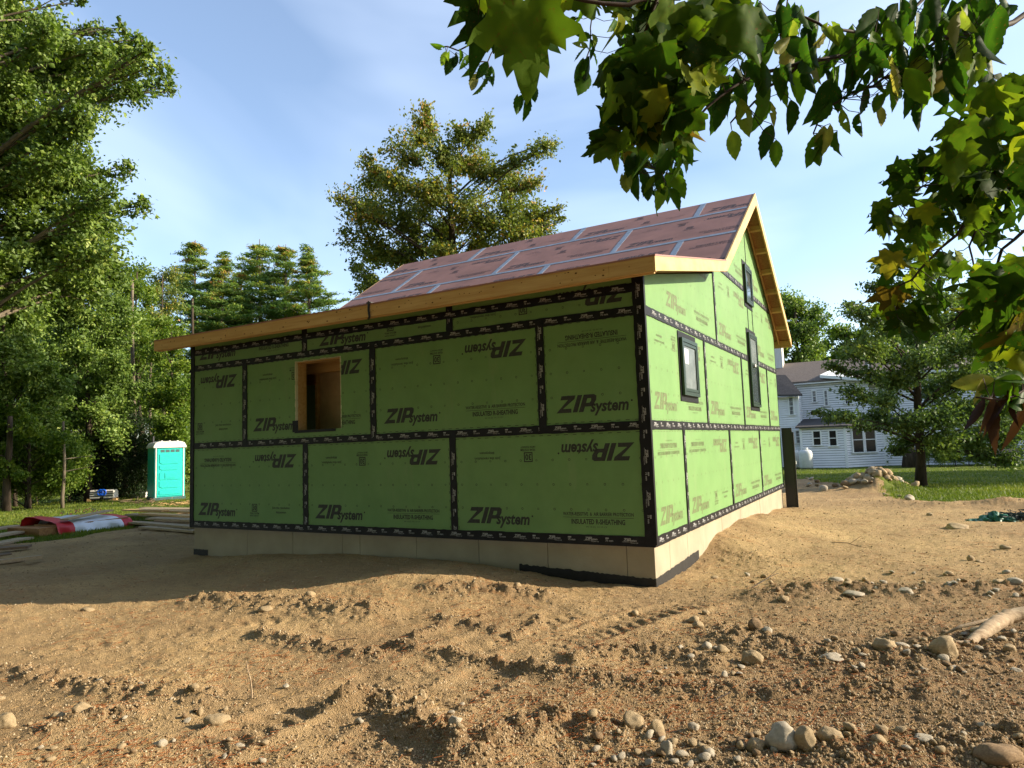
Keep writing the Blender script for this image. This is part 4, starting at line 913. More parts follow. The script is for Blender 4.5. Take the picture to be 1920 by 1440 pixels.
cx = wp(1589, 877, 1, WY)[0]; lx = wp(1506, 873, 1, WY)[0]; ez = wp(1583, 800, 1, WY)[2]
# front bump (one storey)
ang = (cx+2.3, WY+2.3); MY = WY+4.3
b = MB(); siding(b, (lx, WY), (cx, WY), WZ, ez); siding(b, (cx, WY), ang, WZ, ez); siding(b, ang, (ang[0]+14.5, ang[1]), WZ, ez+.1); siding(b, (lx, MY), (lx, WY), WZ, ez)
e2 = wp(1510, 716, 1, MY)[2]; mlx = wp(1455, 800, 1, MY)[0]-3; mcx = wp(1573, 740, 1, MY)[0]
siding(b, (mlx, MY), (mcx+2, MY), WZ, e2); siding(b, (mcx+2.001, MY+.6), (mcx+17, MY+.6), WZ, e2)
wsub('siding', b, M['white'], kind='stuff')
wsub('wall', MB().prism([(lx+.02, WY+.02), (cx-.01, WY+.02), (ang[0]-.02, ang[1]+.02), (ang[0]+14.4, ang[1]+.02), (ang[0]+14.4, MY+.1), (lx+.02, MY+.1)], 2, WZ, ez+.05).box(mlx, mcx+2.0, MY+.02, MY+7, WZ, e2).box(mcx+2.0, mcx+17, MY+.62, MY+7.0, WZ, e2-.01), mat('lap_shadow_backing', (.16, .17, .18), .9, .1))  # dark grey backing paints the shadow lines between the clapboards
wsub('foundation', MB().prism([(lx-.02, WY-.03), (cx+.03, WY-.03), (ang[0]+.02, ang[1]-.03), (ang[0]+14.5, ang[1]-.03), (ang[0]+14.5, MY), (lx-.02, MY)], 2, WZ-.5, WZ+.02), M['wet'])
for x, y in ((lx, WY-.02), (cx, WY-.03), (ang[0], ang[1]-.04)): wsub('corner_board', MB().box(x-.08, x+.08, y-.05, y+.06, WZ, ez), M['trim'])
# low lean-to roof over the bump
rz = wp(1540, 768, 1, MY)[2]
def slab(b, pts, th=.1):
    k = len(b.v); n = len(pts); b.v += [tuple(p) for p in pts]+[(p[0], p[1], p[2]-th) for p in pts]; b.f += [tuple(range(k, k+n)), tuple(range(k+2*n-1, k+n-1, -1))]+[(k+i, k+n+i, k+n+(i+1) % n, k+(i+1) % n) for i in range(n)]; return b
wsub('porch_roof', slab(slab(MB(), [(lx-.3, WY-.3, ez+.1), (cx+.25, WY-.3, ez+.1), (cx+.3, MY, ez+.75), (lx-.3, MY, ez+.75)]), [(cx+.22, WY-.3, ez+.09), (ang[0]+.1, ang[1]-.35, ez+.09), (ang[0]+14.6, ang[1]-.35, ez+.09), (ang[0]+14.6, MY+.5, ez+.74), (cx+.3, MY, ez+.74)]), M['shingled'])
# main roof
rzr = wp(1470, 683, 1, MY+4.5)[2]
wsub('roof', slab(slab(MB(), [(mlx-.4, MY-.45, e2+.02), (mcx+2.2, MY-.45, e2+.02), (mcx+2.2, MY+4, rzr), (mlx-.4, MY+4, rzr)], .14), [(mcx+2.21, MY-.15, e2+.3), (mcx+17.5, MY-.15, e2+.3), (mcx+17.5, MY+4, rzr+.1), (mcx+2.21, MY+4, rzr+.1)], .14), M['shingle'])
wsub('roof', slab(MB(), [(mlx-.4, MY+4.02, rzr), (mcx+17.5, MY+4.02, rzr+.02), (mcx+17.5, MY+8, e2), (mlx-.4, MY+8, e2)], .14), M['shingle'])
wsub('eave_board', MB().box(mlx-.4, mcx+2.2, MY-.44, MY-.40, e2-.2, e2-.1).box(mlx, mcx+2.2, MY-.42, MY+.02, e2-.12, e2-.09).box(mcx+2.21, mcx+17.4, MY-.16, MY-.12, e2-.0, e2+.18), M['trim'])
# left cross gable with dark roof
gp = [wp(u, v, 1, MY-2.2) for u, v in ((1430, 700), (1467, 700), (1506, 740), (1430, 741))]
wsub('side_roof', slab(MB(), [(p[0], MY-2.2-(.5 if i > 1 else -1.6), p[2]) for i, p in enumerate(gp)], .12), M['shingled'])
b = MB(); gx = gp[2][0]-.4; siding(b, (gx-5, MY-2.2), (gx, MY-2.2), WZ, gp[2][2]-.1); siding(b, (gx, MY-2.2), (gx, MY), WZ, gp[2][2]); wsub('siding', b, M['white'], kind='stuff'); wsub('wall', MB().box(gx-5, gx-.02, MY-2.18, MY, WZ, gp[2][2]-.1), M['white'])
wsub('corner_board', MB().box(gx-.07, gx+.07, MY-2.26, MY-2.15, WZ, gp[2][2]-.1), M['trim'])
# chimney
c0 = wp(1452, 690, 1, MY+3); c1 = wp(1465, 650, 1, MY+3)
ch = wsub('chimney', MB().box(c0[0], c1[0], MY+3, MY+4, c0[2]-1.5, c1[2]).box(c0[0]-.06, c1[0]+.06, MY+2.94, MY+4.06, c1[2], c1[2]+.12), M['whitepl'])
wsub('chimney_cap', MB().box(c0[0]+.05, c0[0]+.14, MY+3.1, MY+3.2, c1[2]+.12, c1[2]+.55).box(c0[0]+.3, c0[0]+.38, MY+3.1, MY+3.2, c1[2]+.12, c1[2]+.55).box(c1[0]-.14, c1[0]-.05, MY+3.1, MY+3.2, c1[2]+.12, c1[2]+.55).box(c0[0]-.02, c1[0]+.02, MY+3.05, MY+3.9, c1[2]+.55, c1[2]+.6), M['black'])
# long dormer roof edge
d0 = wp(1537, 703, 1, MY-.6); d1 = wp(1672, 712, 1, MY-.6)
wsub('dormer_roof', slab(MB(), [(d0[0], MY-.6, d0[2]), (d1[0], MY-.6, d1[2]), (d1[0], MY+3, d1[2]+.85), (d0[0]+1, MY+3, d0[2]+.85)], .22), M['trim'])
wsub('vent_pipe', MB().tube([(d0[0]+3.2, MY+.6, d0[2]), (d0[0]+3.2, MY+.6, d0[2]+1.)], .06, 6).tube([(d0[0]+5.6, MY+.8, d0[2]), (d0[0]+5.6, MY+.8, d0[2]+1.2)], .07, 6), M['trim'])
def wv(u0, v0, u1, v1, Y, pn=(3, 4)):
    a = wp(u0, v0, 1, Y); c = wp(u1, v1, 1, Y); hwin(wh, ((a[0]+c[0])/2, Y), (1, 0), min(c[2], a[2]), max(c[2], a[2]), abs(c[0]-a[0]), pn)
wv(1479, 746, 1489, 777, MY-2.2); wv(1474, 808, 1480, 830, MY-2.2, (2, 4)); wv(1492, 808, 1501, 830, MY-2.2)
wv(1523, 734, 1531, 753, MY); wv(1545, 733, 1553, 760, MY); wv(1584, 738, 1598, 756, MY); wv(1665, 734, 1673, 750, MY+.6, (2, 2)); wv(1740, 738, 1756, 764, MY+.6); wv(1830, 738, 1846, 764, MY+.6)
wv(1524, 809, 1540, 834, WY, (1, 2)); wv(1554, 808, 1570, 835, WY, (1, 2)); wv(1645, 806, 1653, 828, ang[1], (2, 4)); wv(1868, 780, 1890, 830, ang[1], (3, 4))
dd = Vector((1, 1, 0)).normalized()
for k in (.95, 1.98): hwin(wh, (cx+dd.x*k, WY+dd.y*k), (1, 1), wp(1610, 846, 1, WY+1)[2]-.05, wp(1610, 802, 1, WY+1)[2]+.02, .86, (1, 2))
# steps and dark doorway at right
sx = wp(1835, 862, 1, ang[1]-.6)
wsub('doorway', MB().box(sx[0]-1.1, sx[0]+.2, ang[1]-.05, ang[1]+.0, WZ+.2, WZ+2.2), M['wet']); wsub('steps', MB().box(sx[0]+.2, sx[0]+1.9, ang[1]-1.6, ang[1]-.1, WZ, WZ+.2).box(sx[0]+.4, sx[0]+1.9, ang[1]-1.1, ang[1]-.1, WZ+.2, WZ+.4), M['whitepl'])

def tank(u0, u1, vt, vb, D, lb):
    a = dep(u0, vb, D); c = dep(u1, vb, D); r_ = np.linalg.norm(c-a)/2; m = (a+c)/2; h = (vb-vt)*D/FPX; o = empty('propane_tank', (m[0], m[1], WZ+.45), label=lb, cat='gas tank', group='upright gas tanks by the farmhouse')
    link('body', MB().lathe([(r_*.85, 0), (r_, .08), (r_, h-.28), (r_*.92, h-.12), (r_*.6, h-.02), (.05, h)], 24).mesh('body', M['tank'], True), o)
    link('collar', MB().lathe([(r_*.42, h-.03), (r_*.42, h+.12), (r_*.36, h+.12), (r_*.36, h-.03)], 16).mesh('collar', M['tank'], True), o); link('foot_ring', MB().lathe([(r_*.6, -.06), (r_*.6, .02), (r_*.55, .02), (r_*.55, -.06)], 16).mesh('foot_ring', M['wet']), o)
    bz = gz(m[0], m[1]); o.location.z = m[2] if m[2] > bz else bz+.02; o.location.z = bz+.1
tank(1482, 1500, 838, 872, 47, 'left white gas tank, partly behind the other beside the farmhouse'); tank(1500, 1524, 838, 873, 46, 'right white gas tank standing against the farmhouse wall')
p = G(1568, 874); tb_ = empty('wash_tub', p, label='small blue-grey tub on the grass against the farmhouse wall', cat='tub'); link('tub', MB().lathe([(.26, 0), (.34, .3), (.31, .3), (.24, .04)], 16).mesh('tub', M['blue'] if 0 else mat('tub_grey', (.10, .13, .18), .6, .3), True), tb_); MB().box(-.1, .1, -.4, -.3, .25, .32).build('handle', M['black'], tb_)
# hostas: single plants
hp = []
lfP = []; 
def hosta_mesh():
    n = 90; P = []; Fq = []; T = []
    V = []; F = []
    for i in range(n):
        a = R.uniform(0, 6.28); L_ = R.uniform(.35, .6); h = R.uniform(.15, .45); w_ = L_*.28; d = np.array([math.cos(a), math.sin(a), 0]); s = np.array([-d[1], d[0], 0]); k = len(V)
        pts = [(d*0.04, .0), (d*L_*.45+np.array([0, 0, h]), w_), (d*L_*.8+np.array([0, 0, h*.9]), w_*.8), (d*L_*1.05+np.array([0, 0, h*.45]), .0)]
        for p_, w2 in pts: V += [p_-s*w2, p_+s*w2]
        for j in range(3): F.append((k+2*j, k+2*j+1, k+2*j+3, k+2*j+2))
        T += [R.random()]*8
    return fast('leaf_mass', np.array(V), np.array(F), M['hosta'], np.array(T))
hm = hosta_mesh()
for i, (u, v) in enumerate(((1600, 874), (1615, 871), (1630, 873), (1645, 870), (1660, 872), (1675, 868), (1690, 867), (1703, 866), (1655, 863))):
    p = G(u, v); o = empty('hosta', p, i*1.3, label='broad-leaved hosta in the bed along the farmhouse wall, one of a row', cat='plant', group='hostas along the farmhouse wall'); o.scale = (1.5, 1.5, 1.6); link('foliage', hm, o)
for i, (u, v) in enumerate(((1740, 862), (1765, 862), (1790, 860), (1815, 858), (1900, 868), (1850, 870))):
    p = dep(u, v-10, 43); o = copy_tree(us, (p[0], p[1], gz(p[0], p[1])), i*.9, .55, 'low bush in the bed under the farmhouse windows, one of a row'); o['group'] = 'bushes along the farmhouse'
p = G(1888, 876); gr = empty('barbecue_grill', p, .4, label='dark covered grill at the right edge beside the farmhouse steps', cat='grill'); gr.scale = (.9, .9, .9)
MB().prism([(-.35, .25), (.35, .25), (.42, .9), (.30, 1.15), (-.30, 1.15), (-.42, .9)], 0, -.6, .6).build('cover', M['black'], gr)
for x in (-.5, .5):
    for y in (-.3, .3): MB().box(x-.04, x+.04, y-.04, y+.04, 0, .27).build('leg', M['black'], gr)
p = G(1660, 868); st = G(1703, 872)
ot = dep(1704, 872, 43.5); ot2 = dep(1704, 780, 43.5)
o = empty('tree_trunk', (ot[0], ot[1], gz(ot[0], ot[1])), label='thick old trunk by the farmhouse wall, left of the young oak', cat='tree trunk'); link('trunk', MB().tube([(0, 0, -.1), (.1, 0, 1.2), (-.05, 0, 3.3)], [.45, .33, .28], 9).mesh('trunk', M['bark'], True), o)

# ------------------------------------------------------------ portable toilet
pc = G(311, 936); PD = float(np.hypot(*(pc-CAM)[:2])); 
pt = empty('portable_toilet', pc, label='teal portable toilet with white ribbed roof standing on the left lawn', cat='portable toilet')
dv = (CAM-pc)[:2]; pt.rotation_euler.z = math.atan2(dv[1], dv[0])+math.pi/2-rad(-13)
kz = (934-836)*PD*.985/FPX/2.3; pt.scale = (kz*.94, kz*.94, kz*.98)
W_, Dp = .58, .6
MB().box(-W_, W_, -Dp, Dp, .12, 2.08).build('body', M['teal'], pt); MB().box(-W_-.03, W_+.03, -Dp-.04, Dp+.04, 0, .12).build('base', M['teald'], pt)
dr = MB().box(-W_+.10, W_-.10, -Dp-.035, -Dp-.001, .16, 2.02).build('door', M['teal'], pt)
def cham(x0, x1, z0, z1, c=.06, up=True): return [(x0, z0), (x1, z0), (x1, z1-c), (x1-c*2, z1), (x0+c*2, z1), (x0, z1-c)] if up else [(x0+c*2, z0), (x1-c*2, z0), (x1, z0+c), (x1, z1), (x0, z1), (x0, z0+c)]
for z0, z1, up in ((.22, .42, True), (.80, 1.12, True), (1.18, 1.36, False), (1.42, 1.80, False), (.48, .74, False)): MB().prism(cham(-.40, .40, z0, z1, .05, up), 1, -Dp-.055, -Dp-.034).build('door_panel', M['teal'], dr)
MB().box(-.2, .2, -Dp-.068, -Dp-.054, .85, 1.06).build('door_handle', M['teal'], dr); MB().box(-.17, .17, -Dp-.072, -Dp-.067, .88, 1.03).build('plate', M['teal'], dr)
for i in range(4): MB().box(-.36+i*.19, -.21+i*.19, -Dp-.041, -Dp-.034, 1.88, 1.985).build('vent', M['teald'], dr)
for s in (-1, 1): MB().box(s*(W_-.055)-.02, s*(W_-.055)+.02, -Dp-.03, -Dp, .12, 2.08).build('corner_trim', M['whitepl'], pt)
MB().prism([(-W_-.05, 2.06), (W_+.05, 2.06), (W_+.05, 2.12), (W_-.03, 2.26), (W_-.16, 2.31), (-W_+.16, 2.31), (-W_+.03, 2.26), (-W_-.05, 2.12)], 1, -Dp-.06, Dp+.06).build('roof', M['whitepl'], pt)
for i in range(3): MB().prism([(-.36+i*.3, 2.31), (-.27+i*.3, 2.31), (-.29+i*.3, 2.345), (-.34+i*.3, 2.345)], 1, -Dp-.045, Dp).box(-.36+i*.3, -.27+i*.3, -Dp-.066, -Dp-.055, 2.16, 2.31).build('roof_rib', M['whitepl'], pt)
MB().tube([(-.45, .3, 2.2), (-.45, .3, 2.55)], .05, 8).build('vent_stack', M['black'], pt)
# concrete block, boards
def obox(name, lb, cat, pa, pb_, dpt, h, m, z=0., bev=0, part='block'):
    """box whose near bottom edge runs between two ground pixels"""
    a = G(*pa); c = G(*pb_); d = (c-a)[:2]; Ln = float(np.hypot(*d)); o = empty(name, (a[0], a[1], min(a[2], c[2])+z), math.atan2(d[1], d[0]), label=lb, cat=cat)
    MB().box(0, Ln, 0, dpt, 0, h).build(part, m, o); return o
o = obox('concrete_step', 'pale concrete step block lying left of the teal toilet', 'step', (246, 935), (273, 934), .7, .26, M['whitepl'], .06); MB().box(-.25, 1.3, -.12, .6, -.06, -.001).build('board', M['plank'], o)
# machine with blue hoses
a = G(168, 941); mc = empty('compressor_stack', a, rad(35), label='two white and black machine cases with blue hose coils on wood blocks at the shrub', cat='machine'); mc.scale = (.85,)*3
for i, x in enumerate((0, .72)):
    b = MB(); b.prism([(0, .18), (.6, .18), (.6, .48), (.45, .62), (.05, .62), (0, .48)], 0, x, x+.5); b.build('case', M['whitepl'], mc)
    for z in (.27, .40, .50): MB().box(x-.01, x+.51, -.012, .002, z, z+.045).build('black_band', M['black'], mc)
    MB().box(x+.02, x+.48, .0, .55, .10, .18).build('base', M['black'], mc)
    tr = []; c0 = (x+(.55 if i == 0 else -.02), .02, .48)
    for k in range(25): t = k*2*math.pi/24; tr.append((c0[0]+.14*math.cos(t), c0[1], c0[2]+.14*math.sin(t)))
    MB().tube(tr, .05, 7, False).build('hose_coil', M['blue'], mc)
for x in (-.15, 1.2): MB().box(x, x+.2, 0, .3, 0, .16).build('wood_block', M['wood'], mc)
# wrapped lumber bundle
a = G(108, 1002); c = G(250, 985); d = (c-a)[:2]; Ln = float(np.hypot(*d)); wb = empty('wrapped_bundle', (a[0], a[1], a[2]-.02), math.atan2(d[1], d[0]), label='white and red plastic wrapped lumber bundle lying at the edge of the dirt', cat='bundle')
def wrapgrid(x0, x1, nm, m):
    n, k = 26, 12; prof = [(0, 0), (.02, .12), (.10, .22), (.3, .28), (.6, .32), (.9, .35), (1.15, .34), (1.3, .28), (1.38, .15), (1.4, 0)]; V = []; F = []
    for i in range(n+1):
        x = x0+(x1-x0)*i/n; tpr = 1-.25*(x/Ln)
        for j, (y, z) in enumerate(prof): q = .05*math.sin(x*7+j*1.3)+.03*math.sin(x*17+j); V.append((x+.06*q, y*tpr+q*.6, max(0, z*tpr*(1+q*.9))))
    m_ = len(prof)
    for i in range(n):
        for j in range(m_-1): F.append((i*m_+j, (i+1)*m_+j, (i+1)*m_+j+1, i*m_+j+1))
    me = fast(nm, np.array(V), np.array(F), m, smooth=False); return link(nm, me, wb)
wrapgrid(Ln*.22, Ln*.86, 'white_wrap', M['wrap']); wrapgrid(Ln*.02, Ln*.22, 'red_wrap_end', M['red']); wrapgrid(Ln*.86, Ln*1.0, 'red_wrap_end', M['red'])
lt = MB()
for i in range(34):
    x = Ln*R.uniform(.26, .82); y = R.uniform(.35, 1.0); z = .285+.09*(y-.3)+.055; w_ = R.uniform(.04, .12)
    lt.bar((x, y, z), (x+w_, y+R.uniform(.05, .16), z+.02), .02, .004)
k = MB(); k.v = lt.v[:len(lt.v)//2]; k.f = [f for f in lt.f if max(f) < len(k.v)]; k.build('wrap_print', M['print'], wb)
k2 = MB(); n0 = len(k.v); k2.v = lt.v[n0:]; k2.f = [tuple(i-n0 for i in f) for f in lt.f if min(f) >= n0]; k2.build('wrap_print', M['red'], wb)
MB().bar((Ln*.12, .12, .30), (Ln*.83, .42, .37), .22, .03).build('cardboard_strip', M['kraft'], wb); MB().box(-.3, Ln*.12, .12, 1.2, .0, .17).box(Ln*.05, Ln*.97, .1, .95, .0, .2).build('lumber_end', M['osb'], wb)
# plank piles
def pile(label, specs, m_, name='plank_pile', cat='lumber'):
    a = G(*specs[0][0]); root = empty(name, a, label=label, cat=cat)
    for (p, q, h, wd) in specs:
        A_ = G(*p); B_ = G(*q); A_ = A_-a; B_ = B_-a; A_[2] += h; B_[2] += h
        MB().bar(A_, B_, wd, .04).build('plank', M[m_] if isinstance(m_, str) else M[R.choice(m_)], root)
pile('stack of loose weathered boards between the wrapped bundle and the green wall', [((240, 984), (365, 992), .06, .24), ((255, 988), (368, 998), .10, .22), ((268, 993), (372, 1001), .05, .2), ((243, 975), (370, 980), .14, .26), ((255, 968), (374, 972), .16, .28), ((262, 962), (374, 964), .12, .28), ((270, 979), (372, 986), .2, .26), ((235, 970), (310, 972), .2, .2), ((266, 955), (374, 957), .05, .2), ((285, 985), (370, 990), .16, .3)], ['plank', 'plank', 'wood'])
pile('dark boards at the left frame edge, furthest back of the loose boards there', [((-60, 1022), (50, 1002), .08, .3), ((-60, 1034), (48, 1012), .03, .3), ((-50, 1012), (30, 998), .14, .25)], ['plankd', 'plank'])
pile('flat pale board at the left frame edge, between the dark boards and the nearest plank', [((-80, 1042), (56, 1031), .06, .28), ((-60, 1050), (20, 1040), .01, .25)], ['plank', 'plankd'])
pile('pale plank on edge at the left frame edge, nearest of the loose boards', [((-80, 1075), (78, 1056), .10, .1), ((-90, 1070), (40, 1052), .03, .25)], 'plank')
pile('short pale stick of lumber in the grass left of the wrapped bundle', [((63, 1002), (100, 993), .05, .1)], 'wood')
# tarp and net pile
a = G(1880, 976); tp_ = empty('tarp_heap', a, label='crumpled green tarp with a tangle of dark netting on the dirt at the right edge', cat='tarp')
def blob(cx_, cy_, rx, ry, rz_, seed, nm, m, n=26):
    th = np.linspace(0, 2*math.pi, n, endpoint=False); ph = np.linspace(0, math.pi/2, 9); V = []; F = []
    for i, p_ in enumerate(ph):
        for t in th:
            k = 1+.35*math.sin(3*t+seed)+.22*math.sin(7*t+2*seed+i)+.15*math.sin(5*p_*3+t*2+seed); V.append((cx_+rx*math.cos(t)*math.cos(p_)*k, cy_+ry*math.sin(t)*math.cos(p_)*k, rz_*math.sin(p_)*(1+.4*math.sin(4*t+seed*3+i))-.02))
    for i in range(8):
        for j in range(n): F.append((i*n+j, i*n+(j+1) % n, (i+1)*n+(j+1) % n, (i+1)*n+j))
    link(nm, fast(nm, np.array(V), np.array(F), m), tp_)
dxy = np.array([cR[0], cR[1]]); 
for k, (o_, rx, ry, rz_) in enumerate(((-.38, .16, .14, .05), (-.22, .2, .17, .09), (-.05, .2, .2, .10), (-.12, .12, .2, .13))): blob(o_*dxy[0], o_*dxy[1], rx, ry, rz_, k*1.7, 'tarp_fold', M['tarp'])
nb = MB()
for i in range(60):
    c_ = (dxy*R.uniform(.05, .6)); pts = [(c_[0]+R.gauss(0, .11), c_[1]+R.gauss(0, .12), abs(R.gauss(.07, .045))) for _ in range(5)]; nb.tube(pts, .006, 4, False)
nb.build('netting', M['net'], tp_)
# driftwood log
lp_ = [G(1812, 1226), G(1830, 1216), G(1850, 1208), G(1872, 1196), G(1900, 1188), G(1960, 1184), G(2040, 1182)]
lg = empty('driftwood_log', lp_[0], label='bleached forked driftwood branch lying on the stones at the right edge', cat='log'); pts = [p-lp_[0]+np.array([0, 0, .045+.02*i]) for i, p in enumerate(lp_)]
lb_ = MB(); fine = []
for i in range(31):
    t = i/30*(len(pts)-1); k = min(int(t), len(pts)-2); fine.append(pts[k]*(1-(t-k))+pts[k+1]*(t-k)+np.array([R.gauss(0, .003), R.gauss(0, .003), R.gauss(0, .004)]))
lb_.tube(fine, [.026+.022*min(1, i/12)+R.uniform(-.002, .002) for i in range(31)], 12); lb_.build('main_stem', M['drift'], lg, True)
f1 = [fine[18], (fine[14]+fine[10])/2+np.array([-.02, .06, .03]), fine[6]+np.array([-.08, .10, .04]), fine[2]+np.array([-.16, .14, .0])]
MB().tube(f1, [.022, .017, .012, .006], 8).build('side_stem', M['drift'], lg, True)
f2 = [fine[2], fine[0]+np.array([-.05, -.0, .02]), fine[0]+np.array([-.09, .03, .05])]; MB().tube(f2, [.022, .015, .008], 7).build('broken_end', M['drift'], lg, True)
# upright twig in the foreground
a = G(472, 1313); b_ = dep(462, 1240, float((a-CAM) @ cF)); tw = empty('twig', a, label='thin crooked twig sticking up out of the sand at lower left', cat='twig')
P_ = [a+np.array([0, 0, -.03]), a+(b_-a)*.25+np.array([.012, 0, 0]), a+(b_-a)*.55+np.array([.014, 0, 0]), a+(b_-a)*.8+np.array([-.0, 0, 0]), b_]; MB().tube([p-a for p in P_], [.006, .0055, .005, .004, .003], 6).build('stem', M['drift'], tw)
for i, (u0, v0, u1, v1, lb) in enumerate(((600, 1212, 672, 1202, 'thin dark curved twig lying on the sand left of centre'), (1410, 1104, 1460, 1078, 'thin twig lying among stones on the right of the yard'), (1010, 1128, 1040, 1115, 'short pale stick on the sand in front of the house shadow'), (1560, 1018, 1625, 1030, 'forked dark twig on the sand towards the right lawn'), (1330, 1320, 1400, 1300, 'dry stalk lying in the lower right gravel'))):
    a = G(u0, v0); c = G(u1, v1); o = empty('twig', a, label=lb, cat='twig'); d = c-a; r_ = .004 if i != 2 else .012
    b = MB(); b.tube([(0, 0, .01), d*.4+np.array([.02, .03, .03]), d*.75+np.array([-.01, .02, .02]), d+np.array([0, 0, .02])], [r_, r_, r_*.8, r_*.5], 5)
    if i in (3, 1): b.tube([d*.5+np.array([0, .02, .02]), d*.6+np.array([.1, .12, .12])], [r_*.7, r_*.4], 4)
    b.build('stem', M['twig'] if i != 2 else M['drift'], o)

# ------------------------------------------------------------ rocks
def rockmesh(seed, sub_=3, ang_=.0, rough=.12):
    bm = bmesh.new(); bmesh.ops.create_icosphere(bm, subdivisions=sub_, radius=1); rs = random.Random(seed); o = Vector((rs.uniform(-50, 50), rs.uniform(-50, 50), rs.uniform(-50, 50)))
    from mathutils import noise as mn
    pls = [(Vector((rs.gauss(0, 1), rs.gauss(0, 1), rs.gauss(0, 1))).normalized(), rs.uniform(.62, .9)) for _ in range(int(ang_))]
    for v in bm.verts:
        p = v.co.copy()
        for n, dd_ in pls:
            e = p.dot(n)-dd_
            if e > 0: p -= n*e*.85
        p *= 1+rough*1.5*mn.noise(p*1.1+o)+rough*.5*mn.noise(p*3+o)+.02*mn.noise(p*9+o); v.co = p
    me = bpy.data.meshes.new('rock'); bm.to_mesh(me); bm.free(); me.polygons.foreach_set('use_smooth', np.ones(len(me.polygons), bool)); return me
